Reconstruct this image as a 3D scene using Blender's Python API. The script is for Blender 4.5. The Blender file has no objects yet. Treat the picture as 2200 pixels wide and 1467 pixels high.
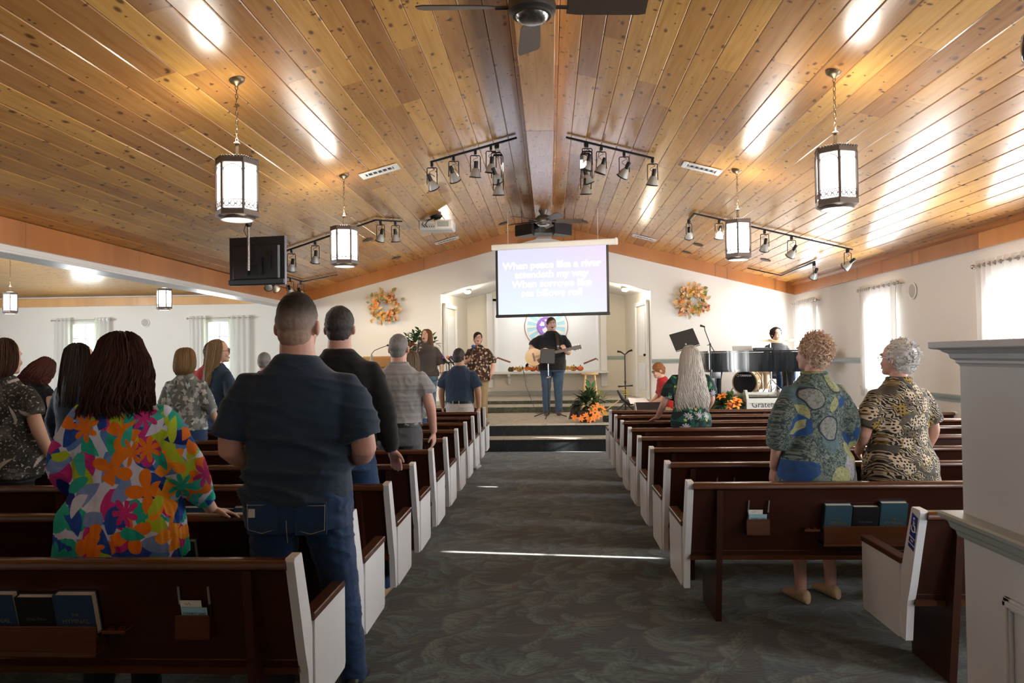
import bpy, bmesh, math, random
import numpy as np
from mathutils import Vector, Matrix, Euler, noise as mnoise
random.seed(7)
SC = bpy.context.scene
COL = SC.collection
R = math.radians
PI = math.pi

# ------------------------------------------------------------------ camera
CAM = Vector((.085, 0, 1.53)); FPX = 1650.0
def _cam():
    f = Vector((1181.6-1100, -(764.0-733.5), FPX)).normalized()
    c, s = math.cos(.0144), math.sin(.0144)
    r = Vector((c, s, 0)); r.z = -(r.x*f.x+r.y*f.y)/f.z; r.normalize()
    u = r.cross(f)
    if u.y < 0: u = -u
    # rows: world X,Y,Z in camera coords (x right, y up, z forward)
    M = Matrix(((r.x, r.y, -r.z), (f.x, f.y, -f.z), (u.x, u.y, -u.z)))
    return M
CM = _cam()
cd = bpy.data.cameras.new('camera'); cd.sensor_width = 36; cd.lens = 36*FPX/2200; cd.clip_start = .05; cd.clip_end = 200
cam = bpy.data.objects.new('camera', cd); COL.objects.link(cam)
cam.matrix_world = Matrix.Translation(CAM) @ CM.to_4x4()
SC.camera = cam

# ------------------------------------------------------------------ view
SC.view_settings.view_transform = 'Standard'; SC.view_settings.look = 'None'
SC.view_settings.exposure = 0.3; SC.view_settings.gamma = 1; SC.view_settings.use_curve_mapping = False
SC.cycles.use_denoising = True
SC.cycles.max_bounces = 7; SC.cycles.diffuse_bounces = 4; SC.cycles.glossy_bounces = 3
SC.cycles.transmission_bounces = 4; SC.cycles.transparent_max_bounces = 8
SC.cycles.sample_clamp_indirect = 6; SC.cycles.caustics_reflective = False; SC.cycles.caustics_refractive = False

# ------------------------------------------------------------------ world, sun, daylight, annex fill
w = bpy.data.worlds.new('sky'); SC.world = w; w.use_nodes = True
bg = w.node_tree.nodes['Background']; bg.inputs[0].default_value = (.86, .93, 1, 1); bg.inputs[1].default_value = 3.0
def light(name, typ, loc, power, color=(1, 1, 1), **kw):
    d = bpy.data.lights.new(name, typ); d.energy = power; d.color = color
    for k, v in kw.items():
        if k not in ('aim', 'rot'): setattr(d, k, v)
    o = bpy.data.objects.new(name, d); COL.objects.link(o); o.location = loc
    if 'aim' in kw: o.rotation_euler = (Vector(kw['aim'])-Vector(loc)).to_track_quat('-Z', 'Y').to_euler()
    return o
SUN_E = R(21.5)
sd = Vector((-.9925*math.cos(SUN_E), .1226*math.cos(SUN_E), -math.sin(SUN_E)))
so = light('sun', 'SUN', (12, 2, 8), 60, (1, .95, .86), angle=R(.5)); so.rotation_euler = sd.to_track_quat('-Z', 'Y').to_euler()
WINR = [-1.4, 1.8, 5.27, 8.25, 11.5, 14.72]          # window centres along the right wall
W_IN = 4.80                                         # daylight enters just inside the sheer curtains
for i, y in enumerate(WINR):
    light('daylight_right', 'AREA', (W_IN, y, 1.75), (55, 60, 60, 70, 70, 45)[i], (.93, .97, 1), shape='RECTANGLE', size=1.0, size_y=1.7, aim=(0, y, 1.75))
for x in (-11.45, -8.05):
    light('daylight_annex', 'AREA', (x, 18.36, 1.8), 70, (.9, .96, 1), shape='RECTANGLE', size=.75, size_y=1.5, aim=(x, 10, 1.5))
for y in (7.5, 10.0, 12.5):
    light('annex_fill', 'AREA', (-14.8, y, 1.7), 220, (.9, .96, 1), shape='RECTANGLE', size=1.2, size_y=1.6, aim=(0, y, 1.5))  # added fill lamps at the side wing's solid end wall, no windows there

# ------------------------------------------------------------------ mesh helpers
class MB:
    def __init__(s): s.v = []; s.f = []
    def add(s, vs, fs):
        n = len(s.v); s.v += [tuple(p) for p in vs]; s.f += [tuple(i+n for i in f) for f in fs]; return s
    def box(s, c, d, rot=None, b=0):
        c = Vector(c); h = Vector(d)/2
        M = rot if isinstance(rot, Matrix) else (Euler(rot).to_matrix() if rot else None)
        vs = []; fs = []
        b = min(b, .49*min(d))
        if b <= 0:
            for x in (-1, 1):
                for y in (-1, 1):
                    for z in (-1, 1): vs.append(Vector((x*h.x, y*h.y, z*h.z)))
            fs = [(0, 1, 3, 2), (4, 6, 7, 5), (0, 4, 5, 1), (2, 3, 7, 6), (0, 2, 6, 4), (1, 5, 7, 3)]
        else:
            idx = {}
            for x in (-1, 1):
                for y in (-1, 1):
                    for z in (-1, 1):
                        for a in range(3):
                            p = [x*(h.x-b), y*(h.y-b), z*(h.z-b)]; p[a] = (x, y, z)[a]*h[a]
                            idx[(x, y, z, a)] = len(vs); vs.append(Vector(p))
            for a in range(3):
                o1, o2 = [(1, 2), (0, 2), (0, 1)][a]
                for sg in (-1, 1):
                    q = []
                    for (u, w) in ((-1, -1), (1, -1), (1, 1), (-1, 1)):
                        k = [0, 0, 0]; k[a] = sg; k[o1] = u; k[o2] = w; q.append(idx[(*k, a)])
                    fs.append(tuple(q))
            for a in range(3):
                o1, o2 = [(1, 2), (0, 2), (0, 1)][a]
                for u in (-1, 1):
                    for w in (-1, 1):
                        k0 = [0, 0, 0]; k0[a] = -1; k0[o1] = u; k0[o2] = w
                        k1 = list(k0); k1[a] = 1
                        fs.append((idx[(*k0, o1)], idx[(*k1, o1)], idx[(*k1, o2)], idx[(*k0, o2)]))
            for x in (-1, 1):
                for y in (-1, 1):
                    for z in (-1, 1): fs.append(tuple(idx[(x, y, z, a)] for a in range(3)))
        if M: vs = [M @ p for p in vs]
        return s.add([p+c for p in vs], fs)
    def ringloft(s, rings, caps=True, closed=False):
        n = len(rings[0]); vs = [p for r in rings for p in r]; fs = []
        m = len(rings)
        for i in range(m if closed else m-1):
            for j in range(n):
                a = i*n+j; b_ = i*n+(j+1) % n; i2 = (i+1) % m
                fs.append((a, b_, i2*n+(j+1) % n, i2*n+j))
        if caps and not closed:
            fs.append(tuple(range(n))[::-1]); fs.append(tuple(range((m-1)*n, m*n)))
        return s.add(vs, fs)
    def tube(s, path, r, n=8, caps=True, closed=False):
        path = [Vector(p) for p in path]; m = len(path)
        rs = r if isinstance(r, (list, tuple)) else [r]*m
        rings = []; up = None
        for i, p in enumerate(path):
            if closed: t = path[(i+1) % m]-path[i-1]
            else: t = path[min(i+1, m-1)]-path[max(i-1, 0)]
            t.normalize()
            if up is None: up = Vector((0, 0, 1)) if abs(t.z) < .9 else Vector((1, 0, 0))
            a = up-t*up.dot(t)
            if a.length < 1e-4: a = t.orthogonal()
            a.normalize(); up = a; b = t.cross(a)
            rr = rs[i]; ra, rb = rr if isinstance(rr, (tuple, list)) else (rr, rr)
            rings.append([p+a*ra*math.cos(2*PI*j/n)+b*rb*math.sin(2*PI*j/n) for j in range(n)])
        return s.ringloft(rings, caps, closed)
    def cyl(s, p0, p1, r0, r1=None, n=12): return s.tube([p0, p1], [r0, r0 if r1 is None else r1], n)
    def lathe(s, prof, n=20, o=(0, 0, 0), M=None):
        o = Vector(o); rings = []
        for r, z in prof:
            ring = [Vector((r*math.cos(2*PI*j/n), r*math.sin(2*PI*j/n), z)) for j in range(n)]
            rings.append([(M @ p if M else p)+o for p in ring])
        return s.ringloft(rings)
    def ell(s, c, r, n=14, m=9, M=None):
        c = Vector(c); r = (r, r, r) if not isinstance(r, (tuple, list)) else r
        rings = []
        for i in range(m+1):
            a = -PI/2+PI*(i+.02)/(m+.04); 
            rings.append([c+((M @ Vector((r[0]*math.cos(a)*math.cos(2*PI*j/n), r[1]*math.cos(a)*math.sin(2*PI*j/n), r[2]*math.sin(a)))) if M else Vector((r[0]*math.cos(a)*math.cos(2*PI*j/n), r[1]*math.cos(a)*math.sin(2*PI*j/n), r[2]*math.sin(a)))) for j in range(n)])
        return s.ringloft(rings)
    def prism(s, pts, ax, a, b):
        """pts: 2D polygon in the two other axes (in order), extruded along axis ax from a to b"""
        def mk(p, t):
            q = list(p); q.insert(ax, t); return Vector(q)
        n = len(pts)
        vs = [mk(p, a) for p in pts]+[mk(p, b) for p in pts]
        fs = [tuple(range(n))[::-1], tuple(range(n, 2*n))]+[(i, (i+1) % n, n+(i+1) % n, n+i) for i in range(n)]
        return s.add(vs, fs)
    def mesh(s, name, smooth=40):
        me = bpy.data.meshes.new(name); me.from_pydata(s.v, [], s.f)
        bm = bmesh.new(); bm.from_mesh(me); bmesh.ops.recalc_face_normals(bm, faces=bm.faces); bm.to_mesh(me); bm.free()
        if smooth:
            me.shade_smooth(); me.set_sharp_from_angle(angle=R(smooth))
        return me
    def build(s, name, mat=None, parent=None, smooth=40, loc=None, rot=None):
        return obj(name, s.mesh(name, smooth), mat, parent, loc, rot)

def obj(name, me, mat=None, parent=None, loc=None, rot=None):
    if mat is not None and len(me.materials) == 0: me.materials.append(mat)
    o = bpy.data.objects.new(name, me); COL.objects.link(o)
    if parent: o.parent = parent
    if loc is not None: o.location = loc
    if rot is not None: o.rotation_euler = rot
    return o
def empty(name, loc=(0, 0, 0), rz=0, scale=1):
    o = bpy.data.objects.new(name, None); COL.objects.link(o); o.location = loc; o.rotation_euler = (0, 0, rz); o.scale = (scale,)*3
    o.empty_display_size = .1; return o
def tag(o, label, cat, group=None, kind=None):
    if label: o['label'] = label
    if cat: o['category'] = cat
    if group: o['group'] = group
    if kind: o['kind'] = kind
    return o
def struct(o, label=None):
    o['kind'] = 'structure'
    if label: o['label'] = label
    return o
def copy_tree(o, parent=None):
    c = o.copy(); COL.objects.link(c)
    if parent: c.parent = parent
    for ch in list(o.children): copy_tree(ch, c)
    return c
def remesh(mb, voxel=.01, it=6, fac=.5, name='blob'):
    me = mb.mesh(name, 0); t = bpy.data.objects.new('tmp', me); COL.objects.link(t)
    m = t.modifiers.new('r', 'REMESH'); m.mode = 'VOXEL'; m.voxel_size = voxel; m.adaptivity = 0
    if it:
        s_ = t.modifiers.new('s', 'SMOOTH'); s_.factor = fac; s_.iterations = it
    dg = bpy.context.evaluated_depsgraph_get(); dg.update()
    out = bpy.data.meshes.new_from_object(t.evaluated_get(dg))
    bpy.data.objects.remove(t); bpy.data.meshes.remove(me)
    out.name = name; out.shade_smooth(); out.materials.clear()
    return out
def displace(me, fn):
    n = len(me.vertices); co = np.empty(n*3, np.float32); me.vertices.foreach_get('co', co); co = co.reshape(-1, 3)
    no = np.empty(n*3, np.float32); me.vertices.foreach_get('normal', no); no = no.reshape(-1, 3)
    d = np.array([fn(Vector(c), Vector(q)) for c, q in zip(co.tolist(), no.tolist())], np.float32)
    co += no*d[:, None] if d.ndim == 1 else d
    me.vertices.foreach_set('co', co.ravel()); me.update()
def txt(name, s, size, mat, parent=None, loc=(0, 0, 0), rot=(0, 0, 0), extrude=.001, align='CENTER', bold=0, xs=1):
    c = bpy.data.curves.new(name, 'FONT'); c.body = s; c.size = size; c.align_x = align; c.align_y = 'CENTER'; c.extrude = extrude; c.offset = bold; c.resolution_u = 3; c.space_line = .92
    t = bpy.data.objects.new('tmp', c); COL.objects.link(t)
    dg = bpy.context.evaluated_depsgraph_get(); dg.update()
    me = bpy.data.meshes.new_from_object(t.evaluated_get(dg)); bpy.data.objects.remove(t)
    me.materials.clear()
    o = obj(name, me, mat, parent, loc, rot); o.scale.x = xs; return o

# ------------------------------------------------------------------ material helpers
class NG:
    def __init__(s, name):
        m = bpy.data.materials.new(name); m.use_nodes = True; s.m = m; s.t = m.node_tree; s.b = s.t.nodes['Principled BSDF']; s.o = s.t.nodes['Material Output']
    def n(s, typ, props=None, **inp):
        x = s.t.nodes.new('ShaderNode'+typ)
        for k, v in (props or {}).items(): setattr(x, k, v)
        for k, v in inp.items(): s.set(x.inputs[int(k[1:]) if k[0] == '_' and k[1:].isdigit() else k.replace('_', ' ')], v)
        return x
    def set(s, sock, v):
        if hasattr(v, 'is_output'): s.t.links.new(v, sock)
        elif hasattr(v, 'outputs'): s.t.links.new(v.outputs[0], sock)
        elif isinstance(v, (tuple, list)) and len(v) == 3 and sock.type == 'RGBA': sock.default_value = (*v, 1)
        else: sock.default_value = v
    def m_(s, op, a, b=0, c=None, clamp=False):
        x = s.t.nodes.new('ShaderNodeMath'); x.operation = op; x.use_clamp = clamp
        s.set(x.inputs[0], a); s.set(x.inputs[1], b)
        if c is not None: s.set(x.inputs[2], c)
        return x.outputs[0]
    def vm(s, op, a, b=None, sc=None):
        x = s.t.nodes.new('ShaderNodeVectorMath'); x.operation = op; s.set(x.inputs[0], a)
        if b is not None: s.set(x.inputs[1], b)
        if sc is not None: s.set(x.inputs['Scale'], sc)
        return x.outputs['Value'] if op in ('LENGTH', 'DOT_PRODUCT', 'DISTANCE') else x.outputs[0]
    def mix(s, f, a, b, mode='MIX'):
        x = s.t.nodes.new('ShaderNodeMix'); x.data_type = 'RGBA'; x.blend_type = mode
        s.set(x.inputs[0], f); s.set(x.inputs[6], a); s.set(x.inputs[7], b); return x.outputs[2]
    def ramp(s, f, stops, const=False):
        x = s.t.nodes.new('ShaderNodeValToRGB'); x.color_ramp.interpolation = 'CONSTANT' if const else 'LINEAR'
        e = x.color_ramp.elements
        while len(e) < len(stops): e.new(.5)
        for el, (p, c) in zip(e, stops): el.position = p; el.color = (*c, 1) if len(c) == 3 else c
        s.set(x.inputs[0], f); return x.outputs[0]
    def step(s, v, lo, hi):
        x = s.t.nodes.new('ShaderNodeMapRange'); x.interpolation_type = 'SMOOTHSTEP'; s.set(x.inputs[0], v); x.inputs[1].default_value = lo; x.inputs[2].default_value = hi; return x.outputs[0]
    def xyz(s, v):
        x = s.t.nodes.new('ShaderNodeSeparateXYZ'); s.set(x.inputs[0], v); return x.outputs
    def comb(s, x_, y_, z_=0):
        x = s.t.nodes.new('ShaderNodeCombineXYZ'); s.set(x.inputs[0], x_); s.set(x.inputs[1], y_); s.set(x.inputs[2], z_); return x.outputs[0]
    def pos(s): return s.n('NewGeometry').outputs['Position']
    def ob(s): return s.n('TexCoord').outputs['Object']
    def rnd(s): return s.n('ObjectInfo').outputs['Random']
    def noise(s, v, scale, detail=3, rough=.55, dist=0, col=False):
        x = s.n('TexNoise', Vector=v, Scale=scale, Detail=detail, Roughness=rough, Distortion=dist); return x.outputs['Color' if col else 'Fac']
    def vor(s, v, scale, feat='F1', dim='3D', rnd=1):
        x = s.n('TexVoronoi', dict(feature=feat, voronoi_dimensions=dim), Vector=v, Scale=scale, Randomness=rnd); return x.outputs
    def bump(s, h, strength=.3, dist=.01):
        x = s.n('Bump', Height=h, Strength=strength, Distance=dist); s.set(s.b.inputs['Normal'], x); return x
    def done(s, col=None, rough=.5, metal=0, spec=.5, coat=0, sheen=0, em=None, ems=0, alpha=None, trans=0):
        b = s.b
        if col is not None: s.set(b.inputs['Base Color'], col)
        s.set(b.inputs['Roughness'], rough); s.set(b.inputs['Metallic'], metal); b.inputs['Specular IOR Level'].default_value = spec
        if coat: b.inputs['Coat Weight'].default_value = coat; b.inputs['Coat Roughness'].default_value = .12
        if sheen: b.inputs['Sheen Weight'].default_value = sheen
        if trans: b.inputs['Transmission Weight'].default_value = trans
        if em is not None: s.set(b.inputs['Emission Color'], em); s.set(b.inputs['Emission Strength'], ems)
        return s.m
_mc = {}
def mat(name, col, rough=.5, metal=0, spec=.5, var=.08, scale=12, bump=0, coat=0, sheen=0):
    """plain procedural material: colour with a soft noise variation"""
    if name in _mc: return _mc[name]
    g = NG(name); o = g.ob(); n = g.noise(o, scale, 3)
    c = g.mix(g.m_('MULTIPLY', n, 1.0), tuple(max(0, x*(1-var)) for x in col), tuple(min(1, x*(1+var)) for x in col))
    if bump: g.bump(g.noise(o, scale*6, 2), bump, .004)
    _mc[name] = g.done(c, rough, metal, spec, coat, sheen); return _mc[name]
def emis(name, col, strength):
    g = NG(name); return g.done(col, .5, em=col, ems=strength)

# ------------------------------------------------------------------ surface materials
def wood_planks(name, swap=False, tint=(1, 1, 1), groove=0, knots=1.0, rough=.27):
    g = NG(name); p = g.pos(); x, y, z = g.xyz(p)
    r = g.rnd()
    off = g.m_('MULTIPLY', r, 37.0)
    a, b = (y, x) if swap else (x, y)
    v = g.comb(g.m_('ADD', a, off), g.m_('ADD', g.m_('MULTIPLY', b, 1), g.m_('MULTIPLY', r, 91.0)), 0)
    vs = g.vm('MULTIPLY', v, (16, .9, 1))
    n1 = g.noise(vs, 1.6, 5, .6, .6)
    n2 = g.noise(g.vm('MULTIPLY', v, (60, 1.5, 1)), 1.0, 3)
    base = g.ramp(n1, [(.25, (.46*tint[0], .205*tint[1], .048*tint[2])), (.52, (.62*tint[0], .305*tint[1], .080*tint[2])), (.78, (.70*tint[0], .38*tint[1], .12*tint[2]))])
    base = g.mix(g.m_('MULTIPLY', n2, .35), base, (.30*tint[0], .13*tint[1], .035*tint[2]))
    hs = g.n('HueSaturation', Value=g.m_('ADD', .70, g.m_('MULTIPLY', r, .55)), Saturation=1.0, Hue=g.m_('ADD', .492, g.m_('MULTIPLY', r, .016)), Color=base)
    base = hs.outputs[0]
    # knots
    for (sx, sy, thr) in ((6.0, 2.6, .085), (3.7, 4.3, .06), (9, 5, .06)):
        kv = g.vm('MULTIPLY', v, (sx, sy, 1))
        kd = g.n('TexNoise', Vector=kv, Scale=3.0, Detail=2)
        kv = g.vm('ADD', kv, g.vm('SCALE', kd.outputs['Color'], sc=.12))
        vo = g.vor(kv, 1.0, dim='2D')
        pick = g.step(g.xyz(vo['Color'])[0], .50, .60)
        k = g.m_('MULTIPLY', g.m_('SUBTRACT', 1, g.step(vo['Distance'], thr*.45, thr*1.5)), g.m_('MULTIPLY', pick, .9*knots))
        base = g.mix(k, base, (.11*tint[0], .042, .016))
    if groove:
        gv = g.m_('FRACT', g.m_('DIVIDE', a, groove))
        ln = g.m_('SUBTRACT', 1, g.step(g.m_('ABSOLUTE', g.m_('SUBTRACT', gv, .5)), .0, .06))
        base = g.mix(g.m_('MULTIPLY', ln, .6), base, (.10, .05, .02)); g.bump(g.m_('SUBTRACT', n1, ln), .25, .004)
    else: g.bump(n1, .06, .004)
    m = g.done(base, rough, spec=.5, coat=.5); g.b.inputs['Coat Roughness'].default_value = .2; return m
M_ceil = wood_planks('varnished_knotty_pine')
M_beam = wood_planks('beam_pine', tint=(.88, .82, .9), knots=.6)
M_trimw = wood_planks('trim_pine', tint=(1.05, .86, .75), knots=.5, rough=.35)
M_trimx = wood_planks('trim_pine_cross', swap=True, tint=(1.0, .8, .68), knots=.5, rough=.35)
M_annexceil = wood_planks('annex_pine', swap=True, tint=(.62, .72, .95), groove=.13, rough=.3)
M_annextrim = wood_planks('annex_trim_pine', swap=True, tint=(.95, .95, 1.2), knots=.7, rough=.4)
def wallmat(name, c):
    g = NG(name); n = g.noise(g.pos(), 2.2, 3); g.bump(g.noise(g.pos(), 180, 2), .05, .002)
    return g.done(g.mix(n, tuple(x*.965 for x in c), c), .6, spec=.3)
M_wall = wallmat('white_wall', (.80, .79, .765)); M_wallb = wallmat('cream_wall', (.80, .735, .62))
M_white = mat('white_paint', (.82, .82, .81), .35, var=.02); M_teal = mat('sage_trim_paint', (.36, .45, .44), .4, var=.04)
M_dark = mat('roof_dark', (.05, .03, .02), .8)
def carpetmat():
    g = NG('leaf_carpet'); p = g.pos()
    wob = g.n('TexNoise', Vector=p, Scale=1.7, Detail=2).outputs['Color']
    v = g.vm('ADD', p, g.vm('SCALE', g.vm('SUBTRACT', wob, (.5, .5, .5)), sc=.5))
    base = g.ramp(g.noise(p, 1.1, 3), [(.32, (.010, .020, .025)), (.5, (.020, .026, .026)), (.68, (.032, .030, .022))])
    lay = base; hgt = None
    for i, (sc, sx, cols) in enumerate(((2.6, 1.0, ((.030, .078, .092), (.095, .108, .074))), (3.3, .8, ((.110, .128, .094), (.040, .100, .115))), (4.4, 1.2, ((.052, .056, .048), (.095, .150, .145))))):
        vv = g.vm('MULTIPLY', g.vm('ADD', v, (i*3.7, i*5.1, 0)), (1.0, sx, 0))
        vo = g.vor(vv, sc, dim='2D', rnd=.9)
        d = g.vm('SUBTRACT', vv, vo['Position']); dx, dy, _ = g.xyz(g.vm('SCALE', d, sc=sc))
        c = g.xyz(vo['Color'])
        ang = g.m_('ADD', g.m_('MULTIPLY', c[0], 2.4), g.m_('MULTIPLY', dx, .9))
        ca, sa = g.m_('COSINE', ang), g.m_('SINE', ang)
        u = g.m_('ADD', g.m_('MULTIPLY', dx, ca), g.m_('MULTIPLY', dy, sa)); w_ = g.m_('SUBTRACT', g.m_('MULTIPLY', dy, ca), g.m_('MULTIPLY', dx, sa))
        w_ = g.m_('ADD', w_, g.m_('MULTIPLY', g.m_('MULTIPLY', u, u), .55))
        lim = g.m_('MULTIPLY', g.m_('SUBTRACT', 1, g.m_('MULTIPLY', g.m_('MULTIPLY', u, u), 2.6)), .26)
        m = g.step(g.m_('SUBTRACT', lim, g.m_('ABSOLUTE', w_)), -.02, .09)
        vein = g.m_('SINE', g.m_('ADD', g.m_('MULTIPLY', u, 34), g.m_('MULTIPLY', g.m_('ABSOLUTE', w_), -40)))
        shade = g.m_('ADD', .70, g.m_('ADD', g.m_('MULTIPLY', vein, .22), g.m_('MULTIPLY', g.m_('DIVIDE', w_, .26), .55)))
        lc = g.mix(c[1], cols[0], cols[1])
        lc = g.n('HueSaturation', Value=shade, Color=lc, Saturation=1, Hue=.5).outputs[0]
        lay = g.mix(m, lay, lc)
    fine = g.noise(p, 260, 2); str_ = g.noise(g.vm('MULTIPLY', v, (20, 46, 1)), 1, 3)
    lay = g.mix(g.step(str_, .52, .72), lay, (.016, .018, .018)); lay = g.mix(g.m_('MULTIPLY', fine, .25), lay, (.02, .02, .02))
    g.bump(g.m_('ADD', g.m_('MULTIPLY', fine, .6), str_), .5, .006)
    return g.done(lay, .9, spec=.12, sheen=.25)
M_carpet = carpetmat()
def stagecarpet(name, c1, c2, c3):
    g = NG(name); p = g.pos(); n = g.noise(p, 9, 4, .65, 1.2)
    g.bump(g.noise(p, 200, 2), .3, .004)
    return g.done(g.ramp(n, [(.3, c1), (.5, c2), (.7, c3)]), .8, spec=.2)
M_stage = stagecarpet('stage_carpet_lit_tone', (.34, .30, .25), (.44, .40, .34), (.50, .46, .40))  # paler than the risers: stage-light brightness put into the colour
M_riser = stagecarpet('green_riser_carpet', (.030, .045, .030), (.085, .095, .065), (.15, .14, .10))
M_riserd = stagecarpet('dark_riser_carpet', (.010, .014, .020), (.016, .020, .024), (.028, .030, .026))

W = 4.97; RIDGE = 4.22; SL = .27; YB = 15.5; EAVE = RIDGE-SL*W
def ceil(x): return RIDGE-SL*abs(x)

# ------------------------------------------------------------------ floor, stage
fl = MB().box((-5, 8, -.05), (21, 23, .1)).build('floor', M_carpet, smooth=0); struct(fl, 'dark teal and olive carpet with a leaf pattern')
ST = .42
st = empty('floor_stage', (0, 12.3, 0)); struct(st, 'raised stage with two carpeted steps and a rear platform')
def part(name, mb, m, parent, smooth=40):
    o = mb.build(name, m, parent, smooth); o.matrix_parent_inverse = Matrix.Translation(-parent.location) if parent.rotation_euler.z == 0 else parent.matrix_world.inverted(); return o
part('step_riser', MB().box((0, 13.6, .105), (9.9, 2.6, .21-.012)), M_riserd, st, 0)
part('step_tread', MB().box((0, 12.45, .204), (9.92, .33, .035), b=.008), M_stage, st)
part('stage_riser', MB().box((0, 14.3, .30), (9.9, 3.36, .17)), M_riserd, st, 0)
part('stage_floor', MB().box((0, 14.25, ST-.0175), (9.92, 3.3, .035), b=.008), M_stage, st)
part('platform_riser', MB().box((0, 16.6, .475), (9.9, 3.0, .10)), M_riser, st, 0)
part('platform_tread', MB().box((0, 16.6, .530), (9.92, 3.03, .014), b=.004), M_stage, st)
part('rear_platform', MB().box((0, 17.0, .57), (4.3, 2.2, .07)), M_riser, st, 0)
part('rear_tread', MB().box((0, 17.0, .61), (4.3, 2.22, .014), b=.004), M_stage, st)

# ------------------------------------------------------------------ walls
def wallpoly(name, pts, ax, a, b, m=None, label=None):
    return struct(MB().prism(pts, ax, a, b).build(name, m or M_wall, smooth=0), label)
# gable wall behind the stage, with the alcove opening |x|<2.12
sofit = lambda x: 3.345-.25*abs(x)
A = 2.12
wf = empty('wall_front', (0, YB, 0)); struct(wf, 'white gable wall behind the stage')
part('wall_panel', MB().prism([(-W-.1, 0), (-A, 0), (-A, ceil(A)+.1), (-W-.1, EAVE+.1)], 1, YB, YB+.12), M_wall, wf, 0)
part('wall_panel', MB().prism([(A, 0), (W+.1, 0), (W+.1, EAVE+.1), (A, ceil(A)+.1)], 1, YB, YB+.12), M_wall, wf, 0)
part('wall_gable', MB().prism([(-A, sofit(A)), (0, sofit(0)), (A, sofit(A)), (A, ceil(A)+.1), (0, RIDGE+.1), (-A, ceil(A)+.1)], 1, YB, YB+.12), M_wall, wf, 0)
YA = 17.9; B = 1.82
al = empty('wall_alcove', (0, YA, 0)); struct(al, 'cream painted alcove behind the stage with the baptistry opening')
for s in (-1, 1):
    part('side_wall', MB().prism([(s*A, YB+.1), (s*(A+.12), YB+.1), (s*(B+.12), YA+.1), (s*B, YA+.1)], 2, .4, 3.4), M_wallb, al, 0)
    part('soffit', MB().add([(0, YB+.02, sofit(0)), (s*2.3, YB+.02, sofit(2.3)), (s*2.3, YA+.2, sofit(2.3)), (0, YA+.2, sofit(0)), (0, YB+.02, sofit(0)+.05), (s*2.3, YB+.02, sofit(2.3)+.05), (s*2.3, YA+.2, sofit(2.3)+.05), (0, YA+.2, sofit(0)+.05)], [(0, 1, 2, 3), (4, 5, 6, 7), (0, 1, 5, 4), (1, 2, 6, 5), (2, 3, 7, 6), (3, 0, 4, 7)]), M_wall, al, 0)
bx0, bx1, bz0, bz1 = -1.225, 1.245, 1.175, 2.82
part('back_wall', MB().prism([(-2, .4), (bx0, .4), (bx0, 3.4), (-2, 3.4)], 1, YA, YA+.1), M_wallb, al, 0)
part('back_wall', MB().prism([(bx1, .4), (2, .4), (2, 3.4), (bx1, 3.4)], 1, YA, YA+.1), M_wallb, al, 0)
part('back_wall', MB().prism([(bx0, .4), (bx1, .4), (bx1, bz0), (bx0, bz0)], 1, YA, YA+.1), M_wallb, al, 0)
part('back_wall', MB().prism([(bx0, bz1), (bx1, bz1), (bx1, 3.4), (bx0, 3.4)], 1, YA, YA+.1), M_wallb, al, 0)
for s, x in ((-1, bx0), (1, bx1)):
    part('pilaster', MB().box((x+s*.085, YA-.03, 1.9), (.15, .06, 2.2), b=.008), M_white, al)
bp = empty('baptistry', (0, 18.4, bz0)); struct(bp, 'white lined baptistry recess in the alcove wall')
M_bap = mat('baptistry_white', (.86, .855, .84), .5, var=.01)
part('rear_panel', MB().box((0, 19.1, 2.0), (2.5, .06, 1.75)), M_bap, bp, 0)
for x in (bx0, bx1): part('side_panel', MB().box((x, 18.5, 2.0), (.05, 1.15, 1.75)), M_bap, bp, 0)
part('floor_panel', MB().box((0, 18.5, bz0-.03), (2.5, 1.2, .05)), M_bap, bp, 0)
part('top_panel', MB().box((0, 18.5, bz1+.03), (2.5, 1.2, .05)), M_bap, bp, 0)
sh = MB().box((.03, 17.68, 1.145), (2.76, .42, .05), b=.01)
sho = empty('shelf', (.03, 17.68, 1.12)); tag(sho, 'long white shelf on brackets under the baptistry opening', 'shelf')
part('shelf_board', sh, M_white, sho)
for x in (-.86, .92):
    part('bracket', MB().prism([(17.5, 1.12), (17.87, 1.12), (17.87, .88), (17.80, .88), (17.76, 1.02), (17.52, 1.07)], 0, x-.03, x+.03), M_white, sho, 0)
# handrails into the pool
M_rail = mat('rail_redbrown', (.24, .07, .05), .4)
for nm, a, b_ in (('left', (-1.17, 18.3, 1.50), (-.86, 18.3, 1.385)), ('right', (.88, 18.3, 1.33), (1.18, 18.3, 1.45))):
    hr = empty('handrail', a); tag(hr, 'short red-brown handrail sloping down inside the baptistry, %s' % ('beside the singer in the floral blouse' if nm == 'left' else 'above the wooden stool'), 'handrail')
    part('rail', MB().tube([a, b_], .02, 10), M_rail, hr)
    wx = -1.205 if nm == 'left' else 1.225
    e = Vector(a if nm == 'left' else b_); part('rail_bracket', MB().tube([e, (wx, 18.3, e.z-.05)], .012, 8), M_rail, hr)
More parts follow.
